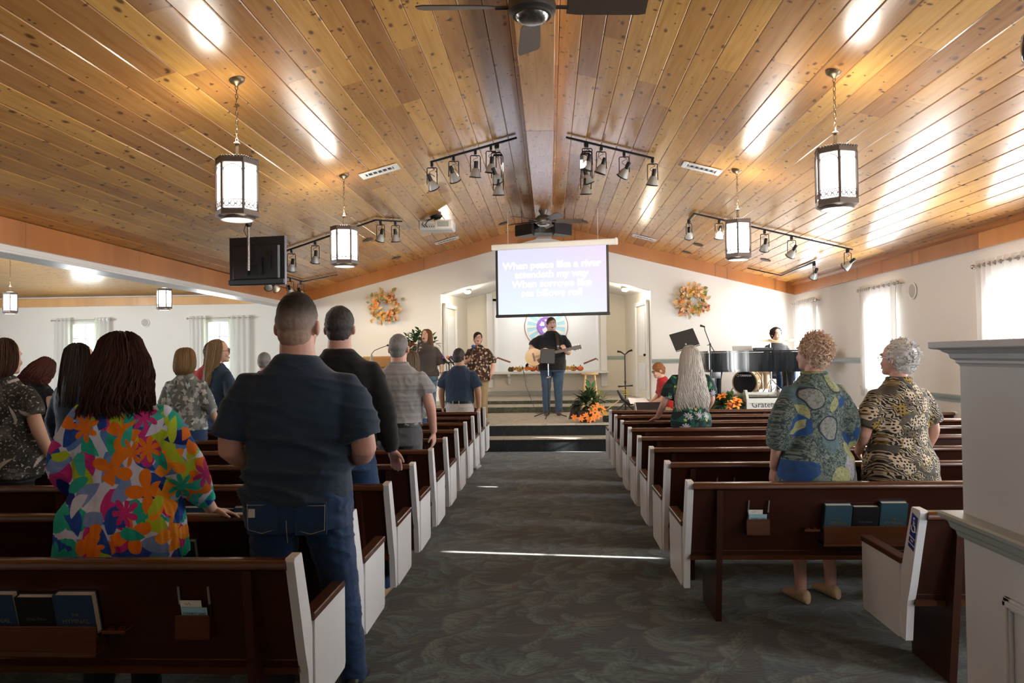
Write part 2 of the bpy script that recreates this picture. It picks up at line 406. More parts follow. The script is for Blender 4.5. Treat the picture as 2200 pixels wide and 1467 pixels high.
# round emblem
em = empty('round_emblem', (0, 19.05, 2.256)); tag(em, 'round stained-glass style emblem with pale blue rays and a purple globe', 'emblem')
def disc(name, r, y, m, c=(0, 2.256), n=48, t=.012):
    return part(name, MB().cyl((c[0], y, c[1]), (c[0], y-t, c[1]), r, n=n), m, em)
disc('outer_ring', .54, 19.065, mat('emblem_red', (.36, .10, .08), .4)); disc('white_ring', .525, 19.055, mat('emblem_white', (.84, .84, .82), .4))
disc('blue_field', .47, 19.045, mat('emblem_blue', (.42, .72, .84), .4))
mw = mat('emblem_ray', (.85, .83, .74), .4)
for i in range(16):
    a = 2*PI*i/16
    p = [(math.sin(a+d)*r, 2.256+math.cos(a+d)*r) for d, r in ((-.02, .10), (-.085, .47), (.085, .47), (.02, .10))]
    part('ray', MB().prism(p, 1, 19.035, 19.025), mw, em, 0)
disc('globe_rim', .235, 19.028, mat('emblem_magenta', (.6, .12, .34), .4), n=32); disc('globe', .22, 19.018, mat('emblem_purple', (.34, .18, .66), .4), n=32)
mwh = mat('emblem_white', (.84, .84, .82), .4)
rr = random.Random(3)
for cx, cz, r0 in ((-.09, .06, .075), (-.03, -.08, .07), (.08, .08, .07), (.10, -.07, .06), (.0, .15, .04)):
    p = [(cx+math.cos(2*PI*k/9)*r0*rr.uniform(.5, 1.1), 2.256+cz+math.sin(2*PI*k/9)*r0*rr.uniform(.5, 1.25)) for k in range(9)]
    part('continent', MB().prism(p, 1, 19.008, 19.000), mwh, em, 0)
light('baptistry_lamp', 'AREA', (0, 18.55, 2.75), 9, (1, .98, .94), shape='RECTANGLE', size=2.0, size_y=.5, aim=(0, 18.75, 1.2))

# side doors in the alcove
for k, s in ((1, -1), (2, 1)):
    d = empty('door_%d' % k, (s*2.06, 16.0, .54)); struct(d, 'white door in the side of the alcove')
    n = Vector((s*(A-B), -(YA-YB), 0)).normalized()     # along wall, toward the front
    w0 = Vector((s*2.105, YB+.13, 0)); along = Vector((s*(B-A), YA-YB, 0)).normalized(); inn = Vector((-s*along.y, s*along.x, 0))
    if inn.x*s > 0: inn = -inn
    ang = math.atan2(along.y, along.x)
    def wb(name, a0, a1, z0, z1, t, m, o=0): 
        c = w0+along*((a0+a1)/2)+inn*(t/2+o); return part(name, MB().box((c.x, c.y, (z0+z1)/2), (a1-a0, t, z1-z0), rot=(0, 0, ang), b=.004), m, d)
    wb('door_leaf', .14, 1.0, .62, 2.55, .02, M_wallb)
    wb('jamb', .05, .14, .62, 2.64, .05, M_white); wb('jamb', 1.0, 1.09, .62, 2.64, .05, M_white); wb('head', .05, 1.09, 2.55, 2.64, .05, M_white)
    for z0, z1 in ((.8, 1.35), (1.5, 2.4)): wb('door_panel', .28, .86, z0, z1, .012, M_white, .02)
    kn = w0+along*.22+inn*.06; part('knob', MB().ell((kn.x, kn.y, 1.52), .028), mat('black_metal', (.02, .02, .022), .35, .6), d)

# left, right and back walls
HDR = 2.57
struct(MB().prism([(-3.1, 0), (5.6, 0), (5.6, EAVE+.1), (-3.1, EAVE+.1)], 0, -W-.12, -W).build('wall_left', M_wall, smooth=0), 'white left wall near the camera')
hd = empty('wall_header', (-W, 10.5, HDR)); struct(hd, 'header beam over the wide opening to the side wing')
part('header_core', MB().prism([(5.5, HDR), (15.6, HDR), (15.6, 5.0), (5.5, 5.0)], 0, -W-.22, -W+.0), M_wall, hd, 0)
part('header_fascia', MB().prism([(5.5, 2.635), (15.5, 2.635), (15.5, EAVE), (5.5, EAVE)], 0, -W, -W+.035), M_trimw, hd, 0)
part('header_sofit_trim', MB().box((-W-.10, 10.5, HDR-.006), (.30, 10.1, .03), b=.006), M_white, hd)
wr = empty('wall_right', (W, 6, 0)); struct(wr, 'white right wall with curtained windows')
ys = [-3.1]+sum([[y-.45, y+.45] for y in WINR], [])+[YB+.1]
for i in range(0, len(ys), 2): part('wall_pier', MB().prism([(ys[i], 0), (ys[i+1], 0), (ys[i+1], EAVE+.1), (ys[i], EAVE+.1)], 0, W, W+.12), M_wall, wr, 0)
for y in WINR:
    part('wall_sill_piece', MB().prism([(y-.45, 0), (y+.45, 0), (y+.45, .88), (y-.45, .88)], 0, W, W+.12), M_wall, wr, 0)
    part('wall_lintel', MB().prism([(y-.45, 2.36), (y+.45, 2.36), (y+.45, EAVE+.1), (y-.45, EAVE+.1)], 0, W, W+.12), M_wall, wr, 0)
struct(MB().prism([(-W-.1, 0), (W+.1, 0), (W+.1, EAVE), (0, RIDGE), (-W-.1, EAVE)], 1, -3.2, -3.1).build('wall_back', M_wall, smooth=0), 'white wall behind the last pews')
# side wing
XL = -15.0; YW = 18.5
an = empty('wall_annex', (-10, YW, 0)); struct(an, 'white rear wall of the side wing with two windows')
AW = [(-11.80, -11.09), (-8.37, -7.73)]
xs = [XL, AW[0][0], AW[0][1], AW[1][0], AW[1][1], -W]
for i in (0, 2, 4): part('wall_pier', MB().prism([(xs[i], 0), (xs[i+1], 0), (xs[i+1], 3.3), (xs[i], 3.3)], 1, YW, YW+.12), M_wall, an, 0)
for a, b_ in AW:
    part('wall_sill_piece', MB().prism([(a, 0), (b_, 0), (b_, .95), (a, .95)], 1, YW, YW+.12), M_wall, an, 0)
    part('wall_lintel', MB().prism([(a, 2.52), (b_, 2.52), (b_, 3.3), (a, 3.3)], 1, YW, YW+.12), M_wall, an, 0)
struct(MB().box((XL-.06, 12, 2.2), (.12, 13.3, 5)).build('wall_annex_end', M_wall, smooth=0)); struct(MB().box((-10, 5.55, 2.2), (10.2, .12, 5)).build('wall_annex_near', M_wall, smooth=0))
struct(MB().box((-W-.06, 17, 1.8), (.12, 3.1, 3.6)).build('wall_annex_return', M_wall, smooth=0))
ac = MB().add([(XL, YW+.1, 3.12), (-W, YW+.1, 3.12), (-W, 12, 4.75), (XL, 12, 4.75), (XL, 5.5, 3.12), (-W, 5.5, 3.12)]+[(XL, YW+.1, 3.22), (-W, YW+.1, 3.22), (-W, 12, 4.85), (XL, 12, 4.85), (XL, 5.5, 3.22), (-W, 5.5, 3.22)], [(0, 1, 2, 3), (3, 2, 5, 4), (6, 7, 8, 9), (9, 8, 11, 10), (0, 1, 7, 6), (4, 5, 11, 10)])
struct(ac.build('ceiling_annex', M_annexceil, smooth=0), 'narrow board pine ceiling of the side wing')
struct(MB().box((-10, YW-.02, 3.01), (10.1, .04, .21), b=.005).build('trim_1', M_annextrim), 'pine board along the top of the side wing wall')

# ------------------------------------------------------------------ ceiling
ce = MB()
for s in (-1, 1): ce.add([(0, -3.2, RIDGE+.03), (s*(W+.15), -3.2, EAVE-.01), (s*(W+.15), YB+.1, EAVE-.01), (0, YB+.1, RIDGE+.03), (0, -3.2, RIDGE+.12), (s*(W+.15), -3.2, EAVE+.1), (s*(W+.15), YB+.1, EAVE+.1), (0, YB+.1, RIDGE+.12)], [(0, 1, 2, 3), (4, 5, 6, 7), (0, 1, 5, 4), (1, 2, 6, 5), (2, 3, 7, 6)])
ceo = struct(ce.build('ceiling', M_dark, smooth=0), 'vaulted ceiling of varnished knotty pine planks')
PW = .1765; NP = 28; ANG = math.atan(SL); PWS = PW/math.cos(ANG)
def plank_mesh():
    h = PWS/2-.0008; c = .006; t = .022
    pts = [(-h, t), (-h, c), (-h+c*1.1, 0), (h-c*1.1, 0), (h, c), (h, t)]
    m = MB(); m.prism(pts, 1, 0, 1); return m
pm = plank_mesh().mesh('ceiling_plank', 0); pm.materials.append(M_ceil)
rr = random.Random(11)
rest = MB()
for s in (-1, 1):
    for i in range(NP):
        xm = s*(PW*(i+.5)+.02); zc = ceil(xm); rot = (0, s*ANG, 0)
        y = -3.1
        while y < YB-.001:
            L = rr.choice((2.4, 3.0, 3.0, 3.6, 3.6, 4.2))*rr.uniform(.9, 1.1)
            if y == -3.1: L = rr.uniform(4.6, 6.8)
            if YB-(y+L) < 1.2: L = YB-y
            if y+L <= 3.2:
                vs = [Vector(v.co) for v in pm.vertices]; M = Euler(rot).to_matrix()
                rest.add([M @ Vector((v.x, 0, v.z))+Vector((xm, y+v.y*(L-.002), zc)) for v in vs], [tuple(p.vertices) for p in pm.polygons])
            else:
                o = obj('ceiling_plank', pm, None, ceo, (xm, y, zc), rot); o.scale.y = L-.002
            y += L
if rest.v:
    o = rest.build('ceiling_planks_rest', M_ceil, ceo, 0); o['kind'] = 'stuff'
# ridge beam
bmr = empty('ridge_beam', (0, 6, 3.9)); struct(bmr, 'boxed pine ridge beam running down the middle of the ceiling')
ys = [-3.1, -.4, 2.9, 5.2, 8.05, 11.2, 13.3, YB]
for a, b_ in zip(ys, ys[1:]):
    part('beam_board', MB().box((.01, (a+b_)/2, 3.91), (.29, b_-a-.004, .022), b=.003), M_beam, bmr)
    for s in (-1, 1): part('beam_side_board', MB().box((.01+s*.135, (a+b_)/2, 4.04), (.02, b_-a-.004, .27), b=.003), M_beam, bmr)
# trim boards
for k, s in ((2, -1), (3, 1)):
    b0 = lambda x: 3.93-.2535*abs(x)
    t = MB().prism([(s*.16, b0(.16)), (s*W, b0(W)), (s*W, EAVE), (s*.16, ceil(.16))], 1, YB-.04, YB)
    struct(t.build('trim_%d' % k, M_trimx, smooth=0), 'pine board following the ceiling slope above the stage wall')
tr = empty('trim_4', (W, 6, 2.67)); struct(tr, 'pine board along the top of the right wall')
ys = [-3.1, .5, 3.4, 6.2, 8.9, 10.3, 12.6, YB-.05]
for a, b_ in zip(ys, ys[1:]): part('trim_board', MB().box((W-.018, (a+b_)/2, 2.77), (.036, b_-a-.003, .2), b=.003), M_trimw, tr)
struct(MB().box((W-.06, 6.2, EAVE+.005), (.10, 18.6, .05), rot=(0, ANG, 0)).build('trim_5', M_trimw), 'narrow pine cove strip at the right eave')
# chair rails and baseboards
def rail(name, p0, p1, z, out, label):
    p0 = Vector((*p0, z)); p1 = Vector((*p1, z)); d = (p1-p0).normalized(); n = Vector((*out, 0)).normalized()
    prof = [(0, -.045), (.012, -.045), (.016, -.02), (.026, -.008), (.034, .012), (.04, .03), (.04, .045), (0, .045)]
    rings = [[p+n*a+Vector((0, 0, b_)) for a, b_ in prof] for p in (p0, p1)]
    return struct(MB().ringloft(rings).build(name, M_teal, smooth=30), label)
rail('trim_6', (W, -3), (W, 12.3), .95, (-1, 0), 'sage green chair rail along the right wall')
rail('trim_7', (W, 12.3), (W, YB), 1.39, (-1, 0), 'sage green chair rail on the right wall above the stage')
rail('trim_8', (A, YB), (W, YB), 1.39, (0, -1), 'sage green chair rail behind the piano')
rail('trim_9', (-W, YB), (-A, YB), 1.39, (0, -1), 'sage green chair rail behind the lectern')
for k, s in ((10, -1), (11, 1)): rail('trim_%d' % k, (s*1.33, YA) if s > 0 else (-B, YA), (B, YA) if s > 0 else (-1.33, YA), 1.46, (0, -1), 'sage green chair rail inside the alcove')
M_base = mat('grey_base', (.40, .40, .38), .5)
for k, a, b_, n, z in (('front_left', (-W, YB), (-A, YB), (0, -1), .54), ('front_right', (A, YB), (W, YB), (0, -1), .54), ('alcove', (-B, YA), (B, YA), (0, -1), .615), ('right', (W, -3), (W, 12.3), (-1, 0), 0)):
    a = Vector(a); b_ = Vector(b_); c = (a+b_)/2+Vector(n)*.008; L = (b_-a).length
    struct(MB().box((c.x, c.y, z+.05), (L if n[0] == 0 else .016, .016 if n[0] == 0 else L, .1), b=.003).build('baseboard_'+k, M_base))

# ------------------------------------------------------------------ windows and curtains
gg = NG('window_glass'); tb = gg.n('BsdfTransparent'); gl = gg.n('BsdfGlossy', Roughness=.02); mx = gg.n('MixShader', Fac=.06); gg.set(mx.inputs[1], tb); gg.set(mx.inputs[2], gl); gg.set(gg.o.inputs[0], mx); M_glass = gg.m
gc = NG('sheer_curtain'); nz = gc.noise(gc.vm('MULTIPLY', gc.ob(), (1, 1, .15)), 40, 2)
df = gc.n('BsdfDiffuse', Color=gc.mix(nz, (.86, .86, .86), (.93, .93, .93))); tl = gc.n('BsdfTranslucent', Color=(.9, .9, .9)); mx = gc.n('MixShader', Fac=.5); gc.set(mx.inputs[1], df); gc.set(mx.inputs[2], tl); gc.set(gc.o.inputs[0], mx); M_curt = gc.m
M_rod = mat('brushed_steel', (.55, .55, .55), .3, .9)
def window(k, c, wd, z0, z1, axis):
    """axis 0: wall normal along x; 1: along y"""
    o = empty('window_%d' % k, c); struct(o, 'white framed sash window')
    def b(name, u, z, du, dz, t, m, off=0):
        if axis == 0: cc = (c[0]+off, c[1]+u, z); d = (t, du, dz)
        else: cc = (c[0]+u, c[1]+off, z); d = (du, t, dz)
        return part(name, MB().box(cc, d, b=min(.004, t*.3)), m, o)
    h = z1-z0; zm = (z0+z1)/2
    for s in (-1, 1): b('frame', s*(wd/2-.025), zm, .05, h, .09, M_white)
    for z in (z0+.025, z1-.025): b('frame', 0, z, wd-.1, .05, .09, M_white)
    for zc in (z0+h*.27, z0+h*.73): b('pane', 0, zc, wd-.1, h*.46-.02, .006, M_glass)
    b('sash_bar', 0, zm, wd-.1, .05, .05, M_white)
    b('muntin', 0, zm+h*.24, .02, h*.44, .03, M_white); b('muntin', 0, zm+h*.24, wd-.1, .02, .03, M_white)
    b('sill', 0, z0-.02, wd+.1, .04, .16, M_white, -.03)
    return o
def curtain(axis, plane, u0, u1, z0, z1, amp, folds, label, group=None, face=-1):
    """wavy cloth panel hung from a rod: u runs along the wall"""
    n = int(folds*10); rows = 8; vs = []; fs = []
    for r in range(rows+1):
        z = z0+(z1-z0)*r/rows
        for i in range(n+1):
            t = i/n; u = u0+(u1-u0)*t
            off = amp*math.sin(t*folds*2*PI)*(.8+.2*math.sin(r*.9+i*.3))
            vs.append((plane+off, u, z) if axis == 0 else (u, plane+off, z))
    m = n+1
    for r in range(rows):
        for i in range(n): fs.append((r*m+i, r*m+i+1, (r+1)*m+i+1, (r+1)*m+i))
    c = empty('curtain', (plane, (u0+u1)/2, z0) if axis == 0 else ((u0+u1)/2, plane, z0))
    cl = MB().add(vs, fs).mesh('cloth', 60)
    o = obj('cloth', cl, M_curt, c); o.matrix_parent_inverse = Matrix.Translation(-c.location)
    for i in range(int(folds*2)):
        u = u0+(u1-u0)*(i+.5)/(folds*2)
        p = (plane, u, z1-.06) if axis == 0 else (u, plane, z1-.06)
        part('grommet', MB().tube([Vector(p)+Vector((0, .022*math.cos(a), .022*math.sin(a)) if axis == 0 else (.022*math.cos(a), 0, .022*math.sin(a))) for a in [2*PI*k/10 for k in range(10)]], .006, 6, closed=True), M_rod, c)
    tag(c, label, 'curtain', group); return c
def rod(axis, plane, u0, u1, z, label):
    m = MB(); P = (lambda u: (plane, u, z)) if axis == 0 else (lambda u: (u, plane, z))
    o = empty('curtain_rod', P((u0+u1)/2)); part('rod', m.tube([P(u0), P(u1)], .011, 8), M_rod, o)
    for u in (u0, u1): part('finial', MB().ell(P(u), .026), M_rod, o)
    for u in (u0+.08, u1-.08):
        q = (W, u, z) if axis == 0 else (u, YW, z); part('rod_bracket', MB().tube([P(u), q], .008, 6), M_rod, o)
    tag(o, label, 'curtain rod')
ords = ['second window from the back wall', 'third window from the back wall', 'sunlit window nearest the white partition', 'window above the partition top', 'window behind the two standing women', 'window in the corner by the drums']
ords[0] = 'rearmost window behind the partition'; ords[1] = 'window beside the partition'
for i, y in enumerate(WINR):
    window(i+1, (W+.07, y, .88), .9, .88, 2.36, 0)
    ga = .014; gcn = y+(0, 0, .076, .1, .23, 0)[i]; hi = y+.62
    if i in (0, 1, 5): ga = -.01
    curtain(0, W-.085, y-.62, gcn-ga, .86, 2.53, .022, 5, 'sheer curtain at the %s, rear panel' % ords[i])
    curtain(0, W-.085, gcn+ga, hi, .86, 2.53, .022, 5, 'sheer curtain at the %s, stage side panel' % ords[i])
    rod(0, W-.085, y-.68, y+.68, 2.47, 'steel curtain rod over the %s' % ords[i])
for i, (a, b_) in enumerate(AW):
    c = (a+b_)/2; nm = ('above the dark haired woman', 'behind the blonde woman in the denim jacket')[i]
    window(7+i, (c, YW+.06, .95), b_-a, .95, 2.52, 1)
    curtain(1, YW-.09, a-.36, a+.06, .6, 2.62, .025, 4, 'sheer curtain, outer panel of the window %s' % nm)
    curtain(1, YW-.09, b_-.04, b_+(.34 if i == 0 else .5), .6, 2.62, .025, 4, 'sheer curtain, stage side panel of the window %s' % nm)
    rod(1, YW-.09, a-.42, b_+(.38 if i == 0 else .56), 2.56, 'steel curtain rod over the window %s' % nm)
# outdoors seen through the side wing windows
g_ = NG('lawn'); struct(MB().box((-8, 32, -.35), (50, 26, .1)).build('ground_outside', g_.done(g_.ramp(g_.noise(g_.pos(), 3, 4), [(.3, (.10, .20, .05)), (.7, (.25, .36, .12))]), .9), smooth=0), 'lawn outside the side wing windows')

# ------------------------------------------------------------------ pews
def pewwood(name, c1, c2, rough=.3):
    g = NG(name); p = g.ob(); v = g.vm('MULTIPLY', p, (1.2, 9, 14))
    n = g.noise(v, 2.0, 5, .6, .5); f = g.noise(g.vm('MULTIPLY', p, (3, 60, 90)), 1.0, 2)
    c = g.mix(n, c1, c2); c = g.mix(g.m_('MULTIPLY', f, .3), c, tuple(x*.5 for x in c1)); g.bump(f, .05, .002)
    return g.done(c, rough, spec=.5, coat=.2)
M_pew = pewwood('mahogany_pew', (.026, .0065, .0035), (.062, .016, .0075))
M_pewr = pewwood('mahogany_rail', (.060, .018, .008), (.125, .042, .016), .22)
M_cap = pewwood('arm_cap_wood', (.055, .020, .010), (.11, .045, .023), .3)
M_pend = mat('pew_white', (.72, .745, .785), .38, var=.02, scale=4)
S_ = .8105; ROWY = [(3.406+i)*S_ for i in range(11)]
_pc = {}
def pew_meshes(L, sgn):
    """sgn +1: aisle end at x=0 and the pew runs to +x; -1: runs to -x.  y=0 is the rear edge of the post top."""
    k = (round(L, 3), sgn)
    if k in _pc: return _pc[k]
    X = lambda a, b: (min(sgn*a, sgn*b), max(sgn*a, sgn*b))
    d = []
    x0, x1 = X(.03, L-.03); xc = (x0+x1)/2; xl = x1-x0
    rail = [(-.034, .775), (-.036, .795), (-.028, .804), (.022, .806), (.032, .798), (.034, .78), (.02, .772), (-.02, .768)]
    d.append(('top_rail', MB().prism(rail, 0, x0, x1).mesh('top_rail', 50), M_pewr))
    back = [(-.004, .775), (.018, .775), (.135, .42), (.15, .36), (.145, .345), (.120, .345), (.112, .40)]
    d.append(('backrest', MB().prism(back, 0, x0, x1).mesh('backrest', 30), M_pew))
    d.append(('lower_strip', MB().prism([(.105, .345), (.125, .345), (.125, .372), (.10, .372)], 0, x0, x1).mesh('lower_strip', 30), M_pewr))
    seat = [(.11, .395), (.47, .41), (.495, .425), (.49, .445), (.46, .452), (.13, .43)]
    d.append(('seat', MB().prism(seat, 0, x0, x1).mesh('seat', 50), M_pew))
    leg = [(.085, 0), (.45, 0), (.45, .40), (.13, .40), (.02, .765), (-.018, .765), (-.014, .70)]
    n = max(2, round(L/1.75)+1)
    for i in range(n):
        a = .18+(L-.36)*i/(n-1)
        if i and i < n-1: a -= .0
        q = X(a-.017, a+.017); d.append(('leg', MB().prism(leg, 0, *q).mesh('leg', 30), M_pew))
    post = [(-.025, .800), (-.019, .812), (.055, .815), (.063, .806), (.18, .50), (.22, .20), (.20, .17), (.15, .17), (.125, .35), (.09, .44)]
    panel = [(.185, .523), (.62, .523), (.62, .19), (.605, .17), (.20, .17), (.185, .19)]
    for e, a in (('a', 0), ('b', L-.034)):
        q = X(a, a+.034); d.append(('end_post', MB().prism(post, 0, *q).mesh('end_post', 30), M_pend))
        a2 = a-.008 if e == 'a' else a
        q = X(a2, a2+.042); d.append(('end_panel', MB().prism(panel, 0, *q).mesh('end_panel', 30), M_pend))
        a3 = a-.012 if e == 'a' else a
        q = X(a3, a3+.058); c = ((q[0]+q[1])/2, .40, .538); d.append(('arm_cap', MB().box(c, (q[1]-q[0], .46, .03), b=.004).mesh('arm_cap', 30), M_cap))
    _pc[k] = d; return d
def rack_meshes():
    d = []
    # book rack .47 wide, fixed to the rear of the back
    d.append(('book_rack', MB().box((.235, -.04, .51), (.47, .012, .095), b=.003).box((.235, .02, .458), (.47, .13, .012)).box((.006, .025, .49), (.012, .12, .075)).box((.464, .025, .49), (.012, .12, .075)).box((.235, -.045, .452), (.48, .02, .012), b=.003).mesh('book_rack', 30), M_pewr))
    return d
RACK = rack_meshes()[0]
CARD = ('card_holder', MB().box((.065, -.012, .552), (.13, .01, .085), b=.003).box((.065, .03, .512), (.13, .09, .01)).box((.004, .03, .55), (.008, .09, .08)).box((.126, .03, .55), (.008, .09, .08)).mesh('card_holder', 30), M_pewr)
def ring_plate():
    m = MB().box((.045, .03, .53), (.09, .09, .014), b=.003)
    for x in (.025, .065): m.tube([(x+.013*math.cos(a), .01+.013*math.sin(a), .539) for a in [2*PI*k/12 for k in range(12)]], .003, 5, closed=True)
    return m
CUP = ('cup_holder', ring_plate().mesh('cup_holder', 30), M_pewr)
ORD = ['front', 'second', 'third', 'fourth', 'fifth', 'sixth', 'seventh', 'eighth', 'ninth', 'tenth', 'eleventh']
def make_pew(x, y, L, sgn, label):
    o = empty('pew', (x, y, 0)); tag(o, label, 'pew', 'mahogany pews with white ends')
    for nm, me, m in pew_meshes(L, sgn): obj(nm, me, m, o)
    nr = 2 if L > 3.5 else 1
    for i in range(nr):
        b0 = .33+i*1.95
        for (nm, me, m), off, wd in ((CARD, b0, .13), (CUP, b0+.32, .09), (RACK, b0+.42, .47)):
            obj(nm, me, m, o, (sgn*off if sgn > 0 else -(off+wd), .03 if nm != 'book_rack' else .045, 0))
    return o
for i, y in enumerate(ROWY):
    make_pew(-.845, y, 3.9, -1, 'white-ended mahogany pew on the lectern side, %s row from the stage' % ORD[10-i])
for i in range(2, 10):
    make_pew(.845 if i != 9 else .845, ROWY[i], 3.98, 1, 'white-ended mahogany pew on the piano side, %s row from the stage' % ORD[9-i])
r0 = make_pew(1.735, ROWY[1], 3.1, 1, 'shortened mahogany pew with a blue wheelchair sticker on its white end')
# wheelchair sticker on the aisle face of the post
M_blue = mat('sticker_blue', (.012, .03, .30), .35, var=.03); M_stw = mat('sticker_white', (.85, .85, .86), .4, var=.01)
stk = empty('sticker', (1.7345, ROWY[1]+.05, .70)); tag(stk, 'blue wheelchair access sticker on the white pew end post', 'sticker')
STM = Matrix(((0, 0, -1), (-1, 0, 0), (0, 1, 0)))   # local x -> -y, local y -> z, normal -x
tilt = -.30
def stick(name, mb, m, z):
    o = obj(name, mb.mesh(name, 0), m, stk); o.rotation_euler = (STM @ Matrix.Rotation(tilt, 3, 'Z')).to_euler(); o.location = (-z, 0, 0); return o
stick('sticker_base', MB().box((0, 0, 0), (.056, .17, .0012)), M_blue, 0)
wc = MB().tube([(.018*math.cos(a)+.001, .018*math.sin(a)+.02, 0) for a in [R(-200+i*24) for i in range(12)]], .0028, 5)
wc.ell((-.004, .066, 0), (.0065, .0065, .002), 10, 5).tube([(-.003, .056, 0), (0, .034, 0), (.014, .032, 0), (.020, .010, 0), (.026, .012, 0)], .0032, 5).tube([(-.001, .047, 0), (.010, .046, 0)], .0025, 5)
stick('wheelchair_symbol', wc, M_stw, .0012)
for k, (t_, y_) in enumerate((('RESERVED', -.030), ('FOR', -.046), ('HANDICAPPED', -.062))):
    o = txt('sticker_text', t_, .012 if k != 2 else .0088, M_stw, stk, extrude=.0004, bold=.0002); o.rotation_euler = (STM @ Matrix.Rotation(tilt, 3, 'Z')).to_euler(); o.location = STM @ Matrix.Rotation(tilt, 3, 'Z') @ Vector((0, y_, .0012))

# ------------------------------------------------------------------ hymnals, bibles, cards, pens
M_page = mat('paper_pages', (.80, .78, .72), .7, var=.06, scale=60); M_hym = mat('teal_cover', (.030, .085, .125), .5, var=.08); M_hymL = mat('navy_cover', (.018, .045, .11), .5, var=.08); M_bib = mat('black_leather', (.008, .008, .010), .5, var=.1)
M_gold = mat('dull_gold', (.28, .23, .10), .4, .5); M_silv = mat('dull_silver', (.10, .10, .11), .4, .3)
def book(name, w_, h, t, cm, lines, tm, label, group, loc, rz=0, tiltx=.26):
    o = empty(name, loc, rz); o.rotation_euler = (tiltx, 0, rz); tag(o, label, 'book', group)
    # x across, y thickness (cover faces -y), z up
    MB().box((0, t/2, h/2), (w_-.008, t-.008, h-.008)).build('pages', M_page, o, 0)
    MB().box((0, .002, h/2), (w_, .004, h), b=.001).build('front_cover', cm, o, 30); MB().box((0, t-.002, h/2), (w_, .004, h), b=.001).build('back_cover', cm, o, 30)
    MB().box((-w_/2+.002, t/2, h/2), (.005, t, h), b=.001).build('spine', cm, o, 30)
    for s_, sz, z in lines: txt('title', s_, sz, tm, o, (0, -.0006, z), (PI/2, 0, 0), .0003)
    return o
def rack_books(px, py, sgn, label_pew, blue, order=(0, 1, 2), jit=0, first=.01):
    # rack origin offset
    x = first
    for k in order:
        wd = .145
        lx = px+sgn*(.75+x+wd/2)
        if k == 1: book('bible', .142, .205, .032, M_bib, (('Holy Bible', .018, .115),), M_silv, 'black bible standing in the rack of the %s' % label_pew, None, (lx, py+.044, .468), 0)
        else: book('hymnal', .148, .215+jit*(k == 2), .036, blue, (('THE', .014, .135), ('HYMNAL', .026, .108)), M_gold, 'blue hymnal, %s side of the bible, %s' % ('aisle' if (k == 0) == (order[0] == 0) and k != 2 else 'wall', label_pew), 'hymnals in the pew racks', (lx, py+.040+(.004 if k else 0), .468), 0)
        x += .152
M_card = mat('pale_blue_card', (.32, .58, .68), .6, var=.03); M_env = mat('white_envelope', (.80, .79, .77), .6, var=.03); M_ink = mat('dark_ink', (.03, .05, .09), .5); M_pen = mat('pen_silver', (.42, .43, .45), .3, .5); M_penk = mat('pen_black', (.015, .015, .018), .35)
def cards(px, py, sgn, label_pew):
    x0 = px+sgn*.395
    e = empty('envelope', (x0-.012, py+.058, .522)); e.rotation_euler = (.28, 0, 0); tag(e, 'white offering envelope behind the blue card on the %s' % label_pew, 'envelope')
    MB().box((0, 0, .065), (.082, .003, .13)).build('envelope_body', M_env, e, 0); MB().tube([(-.02, -.0018, .120), (-.012, -.0018, .112), (-.004, -.0018, .122), (0, -.0018, .113)], .0008, 4).build('pen_mark', M_ink, e)
    c = empty('connect_card', (x0, py+.050, .522)); c.rotation_euler = (.28, .03, 0); tag(c, 'pale blue connect card in the holder on the %s' % label_pew, 'card')
    MB().box((0, 0, .0525), (.098, .0012, .105)).build('card_stock', M_card, c, 0)
    txt('card_title', 'CONNECT CARD', .011, M_ink, c, (0, -.0008, .078), (PI/2, 0, 0), .0002, bold=.0002)
    for i in range(8): MB().box((-.036+i*.0103, -.0008, .058), (.0022, .0004, .020+.004*(i % 3))).build('card_print', M_ink, c, 0)
    for k, (dx, dz) in enumerate(((-.056, .0), (.056, .0))):
        p = empty('pen', (x0+dx, py+.058, .522)); p.rotation_euler = (.26, .03, 0); tag(p, 'silver and black pen %s of the card holder, %s' % (('at the open end', 'at the rack end')[k] if sgn > 0 else ('at the rack end', 'at the open end')[k], label_pew), 'pen')
        MB().tube([(0, 0, 0), (0, 0, .115)], .0048, 8).build('barrel', M_penk, p); MB().tube([(0, 0, .115), (0, 0, .185)], [.005, .0042], 8).build('cap', M_pen, p); MB().box((0, -.006, .155), (.003, .002, .045)).build('clip', M_pen, p)
LN = ['pew nearest the camera', 'pew in front of the floral blouse', 'pew in front of the navy T-shirt']
rack_books(-.845, ROWY[0], -1, 'rearmost lectern side pew', M_hymL); cards(-.845, ROWY[0], -1, 'rearmost lectern side pew')
rack_books(-.845, ROWY[1], -1, 'pew before the floral blouse', M_hym, (0, 1, 2))
rack_books(-.845, ROWY[2], -1, 'third rear lectern side pew', M_hym, (0, 1, 2))
rack_books(.845, ROWY[2], 1, 'rearmost full pew, piano side', M_hym, (0, 1, 2), .012); cards(.845, ROWY[2], 1, 'rearmost piano side pew')
cards(.845, ROWY[3], 1, 'next piano side pew')

